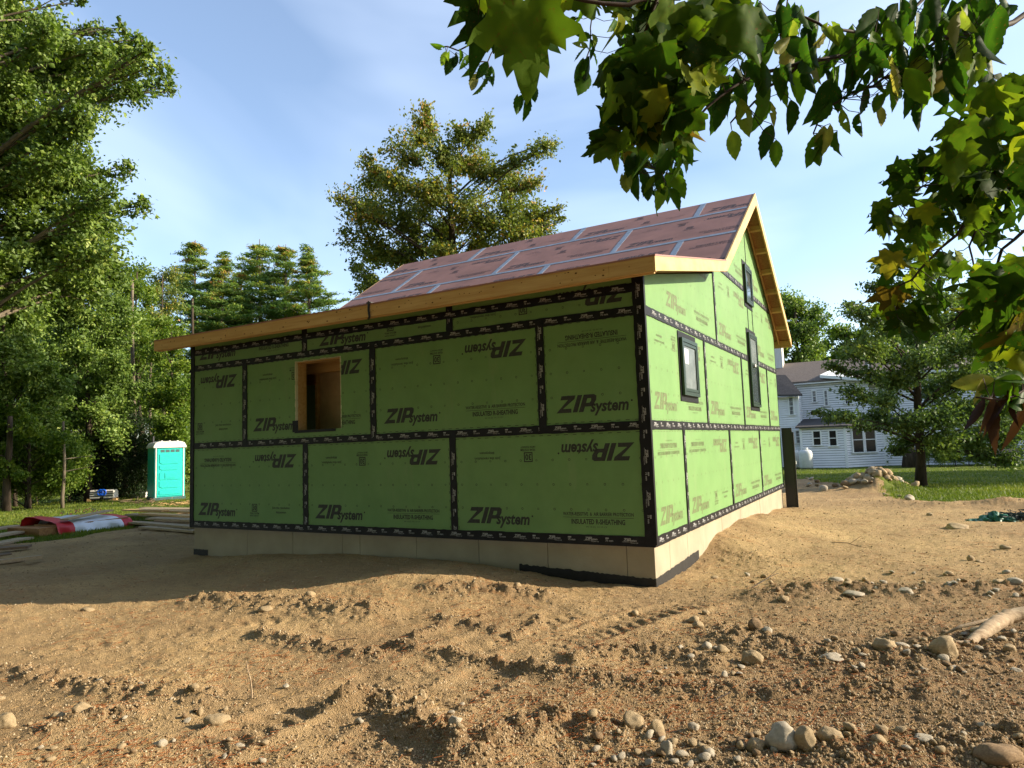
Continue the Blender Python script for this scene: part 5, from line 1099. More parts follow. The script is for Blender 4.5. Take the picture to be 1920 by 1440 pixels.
RK = [  # u, v(base centre), pixel width, height/width, material, label
    (1473, 1418, 72, .78, 'rockg', 'largest smooth grey boulder at the lower right, leaning on a smaller tan stone'), (1514, 1428, 42, 1.1, 'rock', 'rounded tan stone touching the right side of the big grey boulder'), (1418, 1420, 36, 1.0, 'rock', 'pitted egg-shaped stone just left of the big grey boulder'),
    (1188, 1381, 38, .95, 'rock', 'upright tan stone, left one of the standing pair near the bottom centre'), (1229, 1386, 38, 1.1, 'rock', 'upright tan stone, right one of the standing pair near the bottom centre'), (1252, 1424, 28, 1.3, 'rockg', 'pale upright stone below the standing pair of stones'),
    (1876, 1440, 88, .5, 'rockb', 'long brown boulder cut by the lower right corner of the frame'), (1411, 1250, 38, .80, 'rock', 'round tan stone alone in the gravel ridge right of centre'), (1660, 1238, 44, .68, 'rock', 'tan boulder in the gravel ridge with a flatter pale stone at its right'), (1692, 1232, 30, .6, 'rockg', 'flatter pale stone leaning right of the tan ridge boulder'),
    (1775, 1245, 54, .78, 'rock', 'large pointed brown-tan boulder in front of the driftwood'), (1770, 1252, 22, .75, 'rockg', 'small round stone in front of the pointed boulder'), (1790, 1262, 24, .5, 'rockg', 'pale flat pebble-stone below the pointed boulder'), (1560, 1249, 46, .38, 'rockg', 'long pale flat stone lying in the gravel ridge'),
    (1418, 1196, 30, .85, 'rockb', 'dark brown angular stone above the round tan one'), (1440, 1203, 20, .75, 'rockg', 'small grey stone right of the dark brown angular stone'), (1302, 1170, 24, .65, 'rock', 'upper stone of the small group below the house corner'), (1310, 1182, 22, .7, 'rock', 'lower stone of the small group below the house corner'), (1323, 1155, 16, .55, 'rock', 'smallest stone of the group below the house corner'),
    (1190, 1155, 16, .8, 'rock', 'squarish small stone on the sand left of the house corner'), (970, 1109, 17, .75, 'rock', 'small pale stone on the lit sand at the edge of the house shadow'), (405, 1366, 48, .60, 'rock', 'oval tan stone at lower left casting a dark shadow'), (300, 1406, 26, .7, 'rockg', 'light grey stone below the oval tan one at lower left'), (447, 1400, 22, .5, 'rockg', 'small flat grey stone right of the light grey one at lower left'),
    (375, 1342, 13, 1.4, 'rock', 'little upright stone just above the oval tan one'), (10, 1370, 44, .8, 'rock', 'stone cut by the left frame edge near the bottom'), (150, 1350, 34, .8, 'rock', 'leaning tan stone with a hollow beside it at lower left'), (108, 1350, 28, .5, 'rock', 'flat tan stone left of the leaning one'),
    (855, 1402, 26, .7, 'rockg', 'grey and white stone in the broken crust at bottom centre'), (843, 1388, 22, .9, 'rockb', 'brown stone just behind the grey and white one'), (792, 1325, 18, 1.4, 'rock', 'pointed stone on top of the crumbled clod at bottom centre'), (738, 1345, 16, 1.1, 'rock', 'small round stone left of the pointed one'), (498, 1152, 30, .45, 'rock', 'tan stone in the shadow line left of centre'), (165, 1147, 26, .4, 'rock', 'flat stone at the shadow edge near the left'),
    (580, 1115+14, 22, .7, 'rock', 'rounded lump on the lit ridge at the shadow edge'), (1795, 992, 44, .35, 'rock', 'half-buried broad stone left below the green tarp'), (1706, 942, 18, .75, 'rockg', 'single pale stone at the right foot of the rubble heap'), (1743, 968, 13, .6, 'rock', 'small dark-sided stone midway between tarp and rubble heap'), (1887, 1032, 22, .6, 'rock', 'round stone below the green tarp near the right edge'),
    (1821, 1053, 15, .9, 'rock', 'upright round stone on the right side of the yard'), (1835, 1055, 14, .5, 'rock', 'small flat stone touching the upright round one'), (1567, 1100, 30, .4, 'rockg', 'flat half-buried stone in the middle of the right yard'), (1590, 1094, 14, .8, 'rock', 'round pebble-stone next to the flat half-buried one'), (1600, 1120, 40, .3, 'rockg', 'long smooth half-buried stone right of the flat one'), (1700, 1122, 34, .4, 'rockg', 'broad pale half-buried stone in the right yard'), (1780, 1110, 20, .5, 'rockg', 'left stone of the pair right of the broad pale one'), (1792, 1105, 18, .6, 'rockg', 'right stone of the pair right of the broad pale one'),
    (1875, 1105, 26, .5, 'rock', 'tan stone in the cluster near the right edge, with a smaller one before it'), (1905, 1108, 28, .4, 'rockg', 'flat pale stone at the right edge of the stone cluster'), (1470, 1131, 20, .6, 'rock', 'pyramid-shaped stone in the right yard'), (1340, 1087, 15, .6, 'rock', 'dark-sided small stone on the sand right of the house corner'), (1893, 1236, 24, .85, 'rock', 'round stone below the driftwood log'), (1885, 1220, 16, .7, 'rock', 'small stone tucked against the driftwood log'), (1835, 1188, 30, .5, 'rock', 'tan stone behind the driftwood log'), (1775, 1196, 20, .6, 'rockb', 'dark stone behind the pointed boulder'), (1680, 1202, 20, .7, 'rockb', 'dark lone stone behind the gravel ridge'),
    (1790, 1372, 32, .35, 'rockb', 'flat brown stone right of centre near the bottom'), (1558, 1418, 46, .6, 'rock', 'tan stone right of the big grey boulder, cut by the frame bottom'), (1655, 1404, 26, 1.0, 'rock', 'upright tan stone in the bottom stones'), (1650, 1428, 30, .7, 'rock', 'tan stone below the upright one in the bottom stones'), (1735, 1412, 34, .45, 'rockg', 'pale flat stone in the bottom stones right of the upright one'), (1300, 1372, 22, .9, 'rockg', 'grey upright stone right of the standing pair'), (1330, 1425, 24, .6, 'rockg', 'pale stone at the bottom between the pair and the boulder'),
    (1355, 1232, 26, .7, 'rock', 'low tan stone left of the round tan one in the gravel ridge'), (1325, 1222, 22, .7, 'rockg', 'small grey stone at the left end of the gravel ridge'), (1905, 1262, 22, .4, 'rockg', 'flat pale pebble-stone at the right edge below the log')]
RKM = {}
for i, (u, v, wpx, hw, m_, lb) in enumerate(RK):
    p = G(u, v-.25*wpx*hw*.5); D = float((p-CAM) @ cF); r_ = wpx*D/FPX/2
    me = rockmesh(100+i, 4 if wpx > 30 else 3, R.choice([2, 5, 8, 10]), .17); me.materials.append(M[m_]); o = link('rock', me); h = r_*hw*1.06
    z = float(HF(p[0:1], p[1:2])[0]); o.location = (p[0], p[1], z+h*.32 if hw > .5 else z+h*.16); o.scale = (r_, r_*R.uniform(.75, .95), h); o.rotation_euler.z = math.atan2(cR[1], cR[0])+R.uniform(-.25, .25)
    tag(o, lb, 'rock')
base = []
for s in range(7):
    me = rockmesh(500+s, 2, [3, 7, 9, 12, 8, 6, 10][s], .26); me.materials.append(M[['rock', 'rockg', 'rockb'][s % 3]]); base.append(me)
ZONES = [([(1200, 1220), (1950, 1190), (1950, 1290), (1200, 1275)], 85, (7, 16), 'small stones in the gravel ridge'), ([(1100, 1370), (1950, 1380), (1950, 1440), (1100, 1440)], 75, (10, 24), 'small stones along the bottom right'), ([(1380, 1080), (1950, 1070), (1950, 1130), (1450, 1130)], 42, (7, 14), 'small stones in the right yard'),
         ([(0, 1280), (1000, 1300), (1000, 1435), (0, 1435)], 46, (8, 17), 'small stones in the lower left sand'), ([(1480, 896), (1730, 918), (1740, 940), (1480, 912)], 24, (8, 14), 'stones at the foot of the rubble bank')]
SL_ = {'small stones in the gravel ridge': 'small rounded stone lying in the gravel ridge right of centre', 'small stones along the bottom right': 'small stone among the many along the bottom right edge', 'small stones in the right yard': 'small stone scattered on the dirt of the right yard', 'small stones in the lower left sand': 'small stone scattered on the lower left sand', 'stones at the foot of the rubble bank': 'small stone in the bank where dirt meets the right lawn'}
for poly, n, (w0, w1), g in ZONES:
    (ax, ay), (bx_, by_), (cx_, cy_), (dx_, dy_) = poly
    for i in range(n):
        s, t = R.random(), R.random(); u = (ax*(1-s)+bx_*s)*(1-t)+(dx_*(1-s)+cx_*s)*t; v = (ay*(1-s)+by_*s)*(1-t)+(dy_*(1-s)+cy_*s)*t
        p = G(u, v); D = float((p-CAM) @ cF); r_ = R.uniform(w0, w1)*D/FPX/2; o = link('stone', R.choice(base)); z = float(HF(p[0:1], p[1:2])[0])
        o.location = (p[0], p[1], z+r_*.45); o.scale = (r_*1.15, r_*R.uniform(.75, 1.1), r_*R.uniform(.45, .8)); o.rotation_euler = (R.uniform(-.4, .4), R.uniform(-.4, .4), R.uniform(0, 6.28)); tag(o, SL_[g], 'stone', g)
# rubble heap
hc = G(1640, 921); hp_ = empty('rubble_heap', hc, label='heap of pale stones and earth where the dirt meets the right lawn', cat='stone heap')
for i in range(95):
    a = R.uniform(0, 6.28); q = abs(R.gauss(0, .42)); x, y = hc[0]+q*math.cos(a)*1.5*cR[0]-q*math.sin(a)*.5*cR[1], hc[1]+q*math.cos(a)*1.5*cR[1]+q*math.sin(a)*.5*cR[0]
    z = float(HF(np.array([x]), np.array([y]))[0])+.10*math.exp(-q*q*5); r_ = R.uniform(.06, .17); o = link('heap_stone', R.choice(base), hp_, (x-hc[0], y-hc[1], z-hc[2]+r_*.2)); o.scale = (r_, r_*.85, r_*R.uniform(.5, .8)); o.rotation_euler = (R.uniform(-.5, .5), R.uniform(-.5, .5), R.uniform(0, 6.28))

# ------------------------------------------------------------ scattered stuff by geometry nodes
def gn_scatter(name, pts, rot, scl, prim, m, label, cat):
    me = bpy.data.meshes.new(name); me.vertices.add(len(pts)); me.vertices.foreach_set('co', np.asarray(pts, np.float32).ravel())
    for n_, a in (('rot', rot), ('scl', scl)):
        q = me.attributes.new(n_, 'FLOAT_VECTOR', 'POINT'); q.data.foreach_set('vector', np.asarray(a, np.float32).ravel())
    o = link(name, me); tag(o, label, cat, None, 'stuff')
    g = bpy.data.node_groups.new(name, 'GeometryNodeTree'); g.interface.new_socket('Geometry', in_out='INPUT', socket_type='NodeSocketGeometry'); g.interface.new_socket('Geometry', in_out='OUTPUT', socket_type='NodeSocketGeometry')
    N = g.nodes.new; i = N('NodeGroupInput'); ou = N('NodeGroupOutput'); ip = N('GeometryNodeInstanceOnPoints'); K = g.links.new
    if prim == 'ico':
        p = N('GeometryNodeMeshIcoSphere'); p.inputs['Subdivisions'].default_value = 2; p.inputs['Radius'].default_value = 1; sp = N('GeometryNodeSetPosition'); nz_ = N('ShaderNodeTexNoise'); nz_.inputs['Scale'].default_value = 1.4
        vs = N('ShaderNodeVectorMath'); vs.operation = 'SUBTRACT'; vs.inputs[1].default_value = (.5, .5, .5); vm = N('ShaderNodeVectorMath'); vm.operation = 'SCALE'; vm.inputs['Scale'].default_value = 1.3
        K(nz_.outputs['Color'], vs.inputs[0]); K(vs.outputs[0], vm.inputs[0]); K(p.outputs[0], sp.inputs[0]); K(vm.outputs[0], sp.inputs['Offset']); src = sp.outputs[0]
    else:
        p = N('GeometryNodeMeshCube'); p.inputs['Size'].default_value = (1, 1, 1); src = p.outputs[0]
    sm = N('GeometryNodeSetMaterial'); sm.inputs['Material'].default_value = m; K(src, sm.inputs[0])
    for at_, sk in (('rot', 'Rotation'), ('scl', 'Scale')):
        na = N('GeometryNodeInputNamedAttribute'); na.data_type = 'FLOAT_VECTOR'; na.inputs['Name'].default_value = at_; K(na.outputs[0], ip.inputs[sk])
    K(i.outputs[0], ip.inputs['Points']); K(sm.outputs[0], ip.inputs['Instance']); K(ip.outputs[0], ou.inputs[0])
    md = o.modifiers.new('scatter', 'NODES'); md.node_group = g; me.materials.append(m)
def view_ground(n, rmin, rmax, powr=1., wid=40):
    yawc = math.atan2(cF[1], cF[0]); a = yawc+np.radians(NR.uniform(-wid, wid, n)); t = NR.random(n)**powr; r = 1/((1/rmin)*(1-t)+(1/rmax)*t); x = CAM[0]+r*np.cos(a); y = CAM[1]+r*np.sin(a); return x, y, r
for nm, m_, n, lo, hi, lb in (('gravel', 'peb', 30000, .003, .0095, 'loose brown gravel scattered over the dirt yard'), ('gravel', 'pebl', 13000, .0028, .007, 'pale grit scattered over the dirt yard')):
    x, y, r = view_ground(n*2, 2.6, 18, .9); z, sdv, rough, rg = HF(x, y, True); keep = (sdv > .1) & ~((x > XW-.02) & (x < .02) & (y > -.02) & (y < YD)) & (NR.random(len(x)) < .32+.9*rough+.35*rg)
    x, y, z, r, rough, rg = [q[keep] for q in (x, y, z, r, rough, rg)]; k = len(x); s = (lo+(hi-lo)*NR.random(k)**2.2)*(1+.6*NR.random(k)*np.clip(rough+.5*rg, 0, 1))*(.8+r*.06)
    gn_scatter(nm, np.stack([x, y, z+s*.08], -1), NR.uniform(0, 6.28, (k, 3)), np.stack([s, s*(.6+.4*NR.random(k)), s*(.5+.3*NR.random(k))], -1), 'ico', M[m_], lb, 'gravel')
for nm, m_, n, ln, lb in (('pine_needles', 'needle', 9000, .06, 'fallen rust-brown pine needles lying on the dirt'), ('straw_litter', 'straw', 5000, .05, 'bits of dry straw lying on the dirt')):
    x, y, r = view_ground(n*3, 2.6, 16, .9); z, sdv, rough, rg = HF(x, y, True); pt_ = fbm(x*.9, y*.9, 3, 140 if nm[0] == 'p' else 150); keep = (sdv > .1) & (pt_ > .02+NR.normal(size=len(x))*.1) & ~((x > XW-.02) & (x < .02) & (y > -.02) & (y < YD))
    x, y, z = [q[keep][:n] for q in (x, y, z)]; k = len(x); rot = np.stack([NR.normal(size=k)*.12, NR.normal(size=k)*.15, NR.normal(.4, 1.1, k)], -1)
    gn_scatter(nm, np.stack([x, y, z+.004], -1), rot, np.stack([ln*(.5+NR.random(k)), np.full(k, .0016), np.full(k, .0014)], -1), 'box', M[m_], lb, 'litter')
# lawn blades
x, y, r = view_ground(420000, 11, 60, 1.0); sdv = dirt_sd(x, y); kp = (sdv+.22*fbm(x*1.6, y*1.6, 3, 90) < .12)
kp &= ~((y > WY-1) & (x > -9)); x, y, r = x[kp], y[kp], r[kp]; z = HF(x, y); n = len(x)
h = (.028+.05*NR.random(n))*(1+.35*perlin(x*.8, y*.8, 5)); w_ = .0045*(1+r*.05); a = NR.random(n)*6.283; ln_ = NR.normal(size=(n, 2))*.4*h[:, None]
P0 = np.stack([x-np.cos(a)*w_, y-np.sin(a)*w_, z-.005], -1); P1 = np.stack([x+np.cos(a)*w_, y+np.sin(a)*w_, z-.005], -1); P2 = np.stack([x+ln_[:, 0], y+ln_[:, 1], z+h], -1)
tn = np.clip(.45+.25*NR.normal(size=n)+.5*fbm(x*.5, y*.5, 3, 160), 0, 1)
o = link('grass', fast('grass', np.stack([P0, P1, P2], 1).reshape(-1, 3), np.arange(3*n).reshape(-1, 3), M['grass'], np.repeat(tn, 3))); tag(o, 'short green lawn grass growing around the dirt yard', 'grass', None, 'stuff')
# brushy straw heaps by the lumber
for i, (u, v, lb) in enumerate(((112, 983, 'low heap of brown brush behind the wrapped bundle'), (262, 943, 'tangle of dry sticks on the grass below the concrete step'), (338, 946, 'scatter of dry brush at the green wall edge'))):
    a = G(u, v); o = empty('brush_heap', a, label=lb, cat='brush'); b = MB()
    for k in range(90):
        c = np.array([R.gauss(0, .55), R.gauss(0, .35), abs(R.gauss(.05, .05))]); d = np.array([R.gauss(0, .3), R.gauss(0, .2), R.gauss(0, .06)]); b.tube([c, c+d], [.012, .006], 3, False)
    b.build('sticks', M['straw'] if i != 1 else M['plankd'], o)
    o.children[0]['kind'] = 'stuff'

# ------------------------------------------------------------ near branches overhead
def fill_outline(pts, step, hole=0, seed=0):
    """triangulate a closed outline with inner points; returns verts2d, tris"""
    rs = random.Random(seed); P = [Vector(p) for p in pts]; n = len(P); xs = [p.x for p in P]; ys_ = [p.y for p in P]
    def inside(x, y):
        c = False
        for i in range(n):
            a, b = P[i], P[i-1]
            if (a.y > y) != (b.y > y) and x < (b.x-a.x)*(y-a.y)/(b.y-a.y)+a.x: c = not c
        return c
    inn = []; x = min(xs)
    while x < max(xs):
        y = min(ys_)
        while y < max(ys_):
            q = (x+rs.uniform(-.25, .25)*step, y+rs.uniform(-.25, .25)*step)
            if inside(*q) and min((q[0]-p.x)**2+(q[1]-p.y)**2 for p in P) > (step*.45)**2: inn.append(Vector(q))
            y += step
        x += step
    v, e, f, *_ = delaunay_2d_cdt(P+inn, [], [list(range(n))], 1, 1e-6)
    f = [t for t in f if len(t) == 3]
    if hole:
        hs = [(rs.uniform(min(xs), max(xs)), rs.uniform(min(ys_), max(ys_)), rs.uniform(.02, .07)) for _ in range(hole)]
        f = [t for t in f if not any((sum(v[k].x for k in t)/3-a)**2+(sum(v[k].y for k in t)/3-b)**2 < c*c for a, b, c in hs)]
    return v, f
def maple_leaf(seed, hole=4):
    rs = random.Random(seed); half = [(0, 0), (.10, -.06), (.24, -.12), (.30, -.04), (.40, -.02), (.33, .06), (.36, .14), (.50, .22), (.62, .38), (.47, .36), (.40, .42), (.28, .36), (.22, .42), (.26, .56), (.20, .66), (.14, .62), (.10, .74), (0, .96)]
    R_ = [(x*(1+rs.uniform(-.09, .09)), y*(1+rs.uniform(-.07, .07))) for x, y in half]; L__ = [(-x*(1+rs.uniform(-.09, .09)), y*(1+rs.uniform(-.07, .07))) for x, y in half[1:-1]][::-1]
    pts = R_+L__; v, f = fill_outline(pts, .09, hole, seed); k = rs.uniform(.05, .6); dr_ = rs.uniform(.05, .8); V = []; ve = []
    vd = [(math.sin(a), math.cos(a)) for a in (0, .75, -.75, 1.7, -1.7)]
    for p in v:
        x, y = p.x, p.y; z = k*abs(x)*.9-dr_*(y*y)*.5+.04*math.sin(9*x+seed)+.04*math.sin(8*y+seed*2)-.35*k*abs(x)*y+.015*math.sin(23*x+17*y+seed); V.append((x, y, z))
        ve.append(1. if min(abs(x*c-y*s) if x*s+y*c > 0 else 9 for s, c in vd) < .022 else 0.)
    return fast('leaf', np.array(V), np.array([list(t) for t in f]), M['fl_maple'], smooth=True, attrs={'vein': ve})
def horn_leaf(seed, hole=0, mt='fl_horn'):
    rs = random.Random(seed); n = 13; wd = rs.uniform(.24, .31) if mt == 'fl_horn' else rs.uniform(.09, .14); R_ = [(0, 0)]
    for i in range(1, n):
        t = i/n; w_ = wd*math.sin(math.pi*t**.85)**.8*(1-.25*t); R_.append((w_*(1.04 if i % 2 else .96), t+(.015 if i % 2 else 0)))
    pts = R_+[(0, 1.02)]+[(-x, y) for x, y in R_[1:]][::-1]; v, f = fill_outline(pts, .13, hole, seed); fold = rs.uniform(.1, .8); cv = rs.uniform(-.2, .5); V = []; ve = []
    for p in v:
        x, y = p.x, p.y; V.append((x*(1-.25*fold), y, fold*abs(x)-cv*y*y*.4+.012*math.sin(38*(y-abs(x)*.7)))); ve.append(1. if abs(x) < .012 or abs(math.sin(19*(y-abs(x)*.7))) < .10 else 0.)
    return fast('leaf', np.array(V), np.array([list(t) for t in f]), M[mt], smooth=True, attrs={'vein': ve})
MLV = [maple_leaf(i, h) for i, h in enumerate((2, 5, 8, 3, 6, 10, 4, 2))]; HLV = [horn_leaf(20+i, h) for i, h in enumerate((0, 1, 0, 2, 0, 1, 0, 3))]; DLV = [horn_leaf(60+i, 0, 'fl_dead') for i in range(3)]
class Branch:
    def __init__(s, name, label, org):
        s.org = dep(*org); s.o = empty(name, s.org, label=label, cat='branch'); s.tw = []; s.pet = MB(); s.n = 0
    def path(s, pts, r0, r1=.002):
        P = [dep(*p)-s.org for p in pts]; fine = []
        for i in range(len(P)-1):
            for t in (0, .33, .66): fine.append(P[i]*(1-t)+P[i+1]*t+NR.normal(size=3)*.003)
        fine.append(P[-1]); n = len(fine); MB().tube(fine, [r0+(r1-r0)*i/(n-1) for i in range(n)], 6).build('twig', M['twig'], s.o, True); s.tw += fine
    def leaf(s, u, v, D, px, kind='M', ang_=None, face=None, pet=True):
        c = dep(u, v, D)-s.org; L_ = px*D/FPX; me = R.choice({'M': MLV, 'H': HLV, 'D': DLV}[kind]); 
        if s.n > 299: return
        s.n += 1
        a = ang_ if ang_ is not None else R.gauss(-math.pi/2, .38)
        ax = cR*math.cos(a)+cU*math.sin(a)+cF*R.gauss(0, .32); ax /= np.linalg.norm(ax); nf = face if face is not None else abs(R.gauss(.0, .75))
        t = R.uniform(-1, 1); nv = -cF*math.cos(nf)+np.cross(ax, -cF)*math.sin(nf)*(1 if t > 0 else -1); nv -= ax*(nv @ ax); nv /= np.linalg.norm(nv); sx = np.cross(ax, nv); sg = R.choice([1, -1]); nv = nv*sg; sx = sx*sg
        p0 = c-ax*L_*.45; m = Matrix(((sx[0], ax[0], nv[0], p0[0]), (sx[1], ax[1], nv[1], p0[1]), (sx[2], ax[2], nv[2], p0[2]), (0, 0, 0, 1))); o = link('leaf', me, s.o); o.matrix_basis = m @ Matrix.Scale(L_*(1.02 if kind == 'M' else 1.05), 4)
        if pet and s.tw:
            T = np.array(s.tw); dd_ = np.linalg.norm(T-p0, axis=1); j = int(dd_.argmin()); q = T[j]
            if dd_[j] < .30: s.pet.tube([q, (q+p0)/2-np.array([0, 0, .15*dd_[j]]), p0], [.0013, .0011, .0009], 4, False)
    def area(s, poly, D, px, n, kind='M', dj=.15, **k):
        xs = [p[0] for p in poly]; ys_ = [p[1] for p in poly]; c = 0; got = []
        for tr in range(n*60):
            if c >= n: break
            x = R.uniform(min(xs), max(xs)); y = R.uniform(min(ys_), max(ys_)); ins = False
            for i in range(len(poly)):
                a, b = poly[i], poly[i-1]
                if (a[1] > y) != (b[1] > y) and x < (b[0]-a[0])*(y-a[1])/(b[1]-a[1])+a[0]: ins = not ins
            if not ins or any((x-g[0])**2+(y-g[1])**2 < (px*.22)**2 for g in got): continue
            got.append((x, y)); c += 1; s.leaf(x, y, D+R.uniform(-dj, dj), px*R.uniform(.75, 1.2), kind, **k)
    def done(s):
        if s.pet.v: o = s.pet.build('leaf_stalks', M['twig'], s.o); o['kind'] = 'stuff'
# hornbeam branch across the top right
hb = Branch('hornbeam_branch', 'overhanging branch with toothed oval leaves spreading across the top right of the view', (1990, -60, 1.9))
hb.path([(1990, -20, 1.9), (1900, 45, 1.85), (1840, 60, 1.8), (1760, 75, 1.8), (1680, 60, 1.78), (1600, 100, 1.75), (1500, 120, 1.7), (1400, 150, 1.68), (1340, 185, 1.66), (1290, 240, 1.65), (1240, 320, 1.62)], .009)
hb.path([(1990, -60, 2.0), (1750, -20, 1.95), (1690, 30, 1.9), (1620, 60, 1.85), (1560, 60, 1.8), (1480, 20, 1.8), (1430, 35, 1.75), (1400, 30, 1.7)], .006)
hb.path([(1760, 75, 1.8), (1700, 130, 1.78), (1640, 160, 1.75), (1580, 180, 1.72), (1540, 210, 1.7), (1525, 250, 1.7)], .005)
hb.path([(1500, 120, 1.7), (1440, 170, 1.7), (1400, 200, 1.68), (1370, 230, 1.66)], .004); hb.path([(1480, -30, 1.75), (1470, 40, 1.72), (1465, 80, 1.7)], .002)
hb.area([(1380, 10), (1500, 20), (1560, 60), (1640, 40), (1700, 10), (1780, 0), (1900, 0), (1880, 60), (1870, 120), (1840, 160), (1790, 160), (1740, 190), (1690, 180), (1640, 200), (1590, 190), (1540, 215), (1490, 190), (1440, 215), (1380, 240), (1340, 230), (1310, 170), (1360, 90)], 1.75, 64, 150, 'H', .14)
hb.area([(1620, 60), (1760, 0), (1870, 0), (1860, 130), (1760, 160), (1650, 170)], 1.62, 70, 28, 'H', .1)
for (u, v, px, a) in ((1440, 262, 62, -1.7), (1530, 275, 74, -2.0), (1545, 262, 66, -1.85), (1572, 268, 56, -1.6), (1612, 232, 56, -1.7), (1375, 268, 56, -1.5), (1455, 285, 50, -1.4), (1480, 215, 60, -1.6), (1700, 185, 60, -1.6), (1725, 205, 66, -1.55), (1790, 145, 66, -1.5), (1845, 155, 64, -1.5), (1650, 215, 46, -1.7), (1585, 225, 48, -1.3), (1535, 290, 46, -1.7), (1770, 165, 58, -1.65)): hb.leaf(u, v, 1.68, px, 'H', a, R.uniform(0, .6))
hb.area([(1180, 250), (1290, 240), (1300, 330), (1260, 380), (1220, 380), (1170, 340)], 1.65, 58, 30, 'H', .08)
for (u, v, px, a) in ((1240, 365, 52, -1.8), (1222, 345, 48, -2.1), (1205, 318, 44, -2.3), (1180, 325, 40, -2.3), (1238, 340, 50, -1.4), (1290, 290, 56, -1.5)): hb.leaf(u, v, 1.63, px, 'H', a)
hb.done()
h2 = Branch('hornbeam_branch', 'small drooping twig sprays with narrow leaves hanging left of the big maple leaves', (1075, -60, 2.1))
h2.path([(1075, -60, 2.1), (1040, 15, 2.1), (1000, 60, 2.1), (930, 80, 2.15), (860, 92, 2.2), (825, 88, 2.2)], .004); h2.path([(1110, -40, 2.1), (1109, 30, 2.1), (1105, 90, 2.1), (1095, 140, 2.1)], .002); h2.path([(1010, 50, 2.1), (1000, 120, 2.1), (985, 180, 2.1)], .002); h2.path([(930, 80, 2.15), (915, 115, 2.15), (915, 150, 2.15)], .002)
for (u, v, px, a) in ((822, 86, 26, 3.0), (835, 108, 34, -2.4), (843, 122, 34, -1.9), (853, 112, 30, -1.7), (862, 105, 26, -1.5), (872, 115, 30, -2.1), (880, 128, 38, -2.1), (890, 152, 40, -2.0), (903, 160, 46, -1.9), (918, 145, 34, -1.7), (922, 140, 32, -1.5), (905, 130, 34, -2.2), (975, 190, 46, -1.9), (985, 200, 44, -1.6), (992, 175, 40, -1.4), (1000, 170, 34, -1.4), (1086, 130, 46, -1.9), (1102, 130, 50, -1.7), (1090, 100, 34, -2.2), (1108, 90, 34, -1.5), (1095, 152, 50, -1.95), (1115, 110, 30, -1.3), (1090, 85, 28, 2.9), (1112, 75, 28, -1.5), (1096, 68, 26, 2.8), (1085, 30, 34, -1.8), (1070, 45, 34, -2.1), (1150, 45, 46, -1.9), (1170, 80, 46, -1.7), (1162, 105, 40, -2.1)): h2.leaf(u, v, 2.08, px*1.08, 'H', a)
h2.done()
# maple branches
m1 = Branch('maple_branch', 'overhanging branch of big dark ragged maple leaves at the top centre', (1330, -90, 1.4))
m1.path([(1330, -90, 1.4), (1240, -20, 1.35), (1180, 10, 1.33), (1100, 0, 1.32), (1000, -12, 1.3), (900, -20, 1.3)], .006); m1.path([(1400, -60, 1.5), (1360, 40, 1.48), (1300, 90, 1.45), (1260, 130, 1.43), (1230, 190, 1.42), (1200, 240, 1.42)], .006); m1.path([(1240, -20, 1.38), (1210, 60, 1.4), (1170, 130, 1.42), (1140, 200, 1.43)], .004); m1.path([(1008, -20, 1.3), (1008, 30, 1.3)], .0015); m1.path([(1300, 90, 1.45), (1290, 160, 1.46), (1270, 210, 1.46)], .003)
m1.leaf(985, 100, 1.28, 190, 'M', -1.5, .15); m1.leaf(960, 70, 1.31, 150, 'M', -1.9, .4); m1.leaf(1020, 60, 1.31, 130, 'M', -1.1, .4); m1.leaf(912, 45, 1.34, 150, 'M', -1.75, .3); m1.leaf(890, 5, 1.36, 120, 'M', -2.3, .6); m1.leaf(950, 20, 1.34, 130, 'M', -1.2, .4); m1.leaf(1040, 60, 1.36, 90, 'M', -.9, .7); m1.leaf(880, 60, 1.35, 70, 'M', -2.1, .9)
m1.leaf(1100, 8, 1.38, 110, 'M', -1.6, .3); m1.leaf(1160, 10, 1.4, 120, 'M', -1.3, .3); m1.leaf(1050, 0, 1.42, 110, 'M', -1.8, .3); m1.leaf(1230, 230, 1.4, 150, 'M', -1.5, .3); m1.leaf(1390, 75, 1.35, 125, 'M', -1.45, .2); m1.leaf(1320, 110, 1.4, 100, 'M', -.9, .3)
m1.area([(1130, 0), (1380, 0), (1350, 70), (1330, 170), (1290, 240), (1230, 290), (1180, 230), (1150, 170), (1180, 90)], 1.46, 105, 46, 'M', .1); m1.area([(1130, 140), (1200, 120), (1210, 260), (1160, 290), (1110, 280)], 1.42, 84, 12, 'M', .08, face=.8)
m1.area([(1190, 200), (1310, 210), (1290, 280), (1200, 300)], 1.4, 90, 10, 'M', .06)
for (u, v, px, a) in ((1125, 265, 70, -2.3), (1110, 280, 50, -2.3), (1150, 190, 70, -2.2), (1180, 250, 80, -1.7)): m1.leaf(u, v, 1.4, px, 'M', a, .8)
m1.done()
m2 = Branch('maple_branch', 'heavy mass of green and yellowing maple leaves hanging down the right edge', (2050, 150, 1.6))
m2.path([(2050, 200, 1.6), (1960, 300, 1.6), (1900, 330, 1.62), (1840, 400, 1.64), (1790, 440, 1.66), (1720, 510, 1.68), (1670, 550, 1.7)], .008); m2.path([(2050, 330, 1.7), (1940, 420, 1.7), (1880, 470, 1.7), (1830, 560, 1.72), (1790, 600, 1.72)], .006)
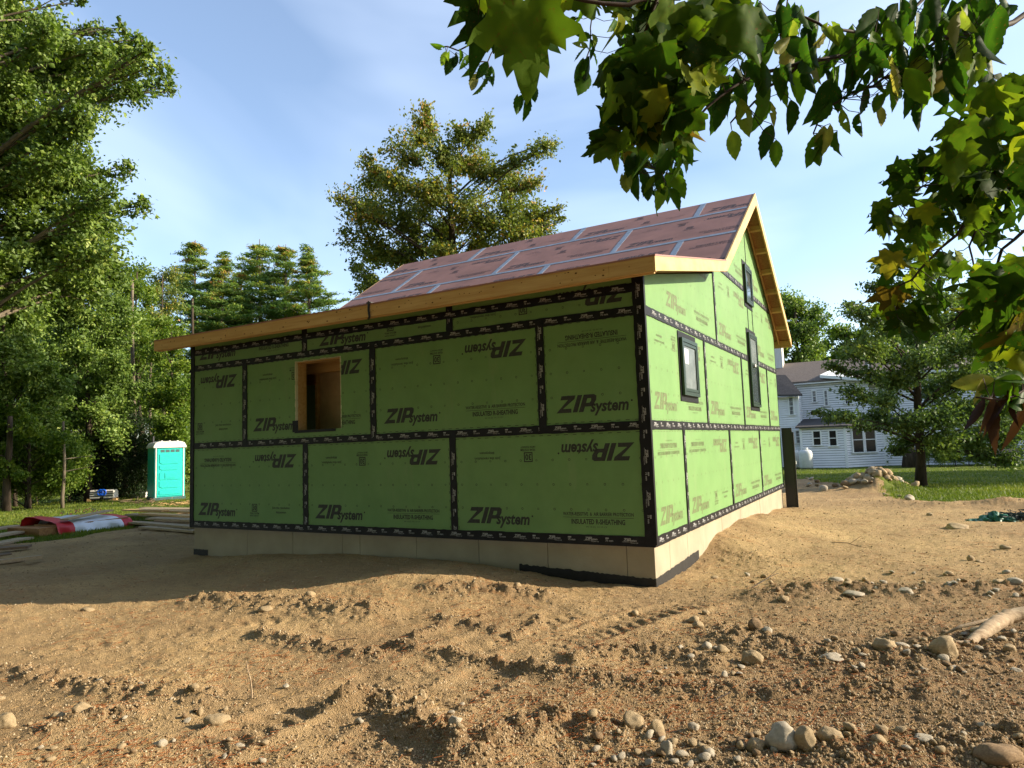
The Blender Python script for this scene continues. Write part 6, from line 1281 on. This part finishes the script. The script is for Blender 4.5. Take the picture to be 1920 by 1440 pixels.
m2.path([(1840, 400, 1.64), (1820, 460, 1.64), (1830, 530, 1.64)], .003); m2.path([(1900, 330, 1.62), (1800, 330, 1.66), (1730, 350, 1.68), (1650, 395, 1.7)], .004); m2.path([(1960, 300, 1.6), (1880, 220, 1.62), (1820, 260, 1.64)], .004); m2.path([(2050, 560, 1.5), (1960, 700, 1.45), (1900, 745, 1.42), (1830, 745, 1.4)], .004)
m2.area([(1925, 170), (1850, 180), (1800, 235), (1780, 290), (1800, 380), (1925, 380)], 1.55, 86, 30, 'M', .14)
m2.area([(1800, 270), (1740, 290), (1690, 320), (1650, 390), (1660, 430), (1720, 440), (1800, 430), (1925, 400), (1925, 300)], 1.66, 60, 34, 'M', .14)
m2.area([(1680, 420), (1925, 380), (1925, 640), (1850, 620), (1800, 600), (1770, 640), (1700, 640), (1650, 580), (1650, 500)], 1.7, 56, 56, 'M', .16)
m2.area([(1850, 560), (1925, 560), (1925, 700), (1880, 650)], 1.6, 100, 12, 'M', .1)
for (u, v, px, a) in ((1650, 395, 40, -2.2), (1640, 420, 36, -1.8), (1655, 430, 40, -1.3), (1668, 500, 60, -1.6), (1690, 590, 70, -1.5), (1720, 610, 80, -1.2), (1665, 570, 64, -1.8), (1760, 590, 70, -1.3)): m2.leaf(u, v, 1.68, px, 'M', a, .7)
for (u, v, px, a) in ((1832, 775, 80, -2.1), (1862, 790, 100, -1.9), (1852, 770, 80, -1.75), (1870, 770, 90, -2.15), (1908, 790, 100, -1.7), (1895, 760, 70, -1.5)): m2.leaf(u, v, 1.42, px, 'D', a, 1.2)
for (u, v, px, a) in ((1830, 715, 70, 3.3), (1835, 730, 50, -1.8), (1880, 720, 80, 3.4), (1890, 740, 60, -1.7), (1910, 745, 80, -2.3), (1900, 710, 70, 3.1)): m2.leaf(u, v, 1.42, px, 'H', a, .5)
m2.done()
# fallen leaf / seedling
p = G(1812, 1402); o = empty('seedling', p, label='tiny bright green seedling in the gravel at the lower right', cat='plant')
for i in range(4):
    q = link('leaf', HLV[i], o); q.scale = (.045,)*3; q.rotation_euler = (rad(35), 0, i*1.6); q.location = (0, 0, .02)
bpy.context.view_layer.update()
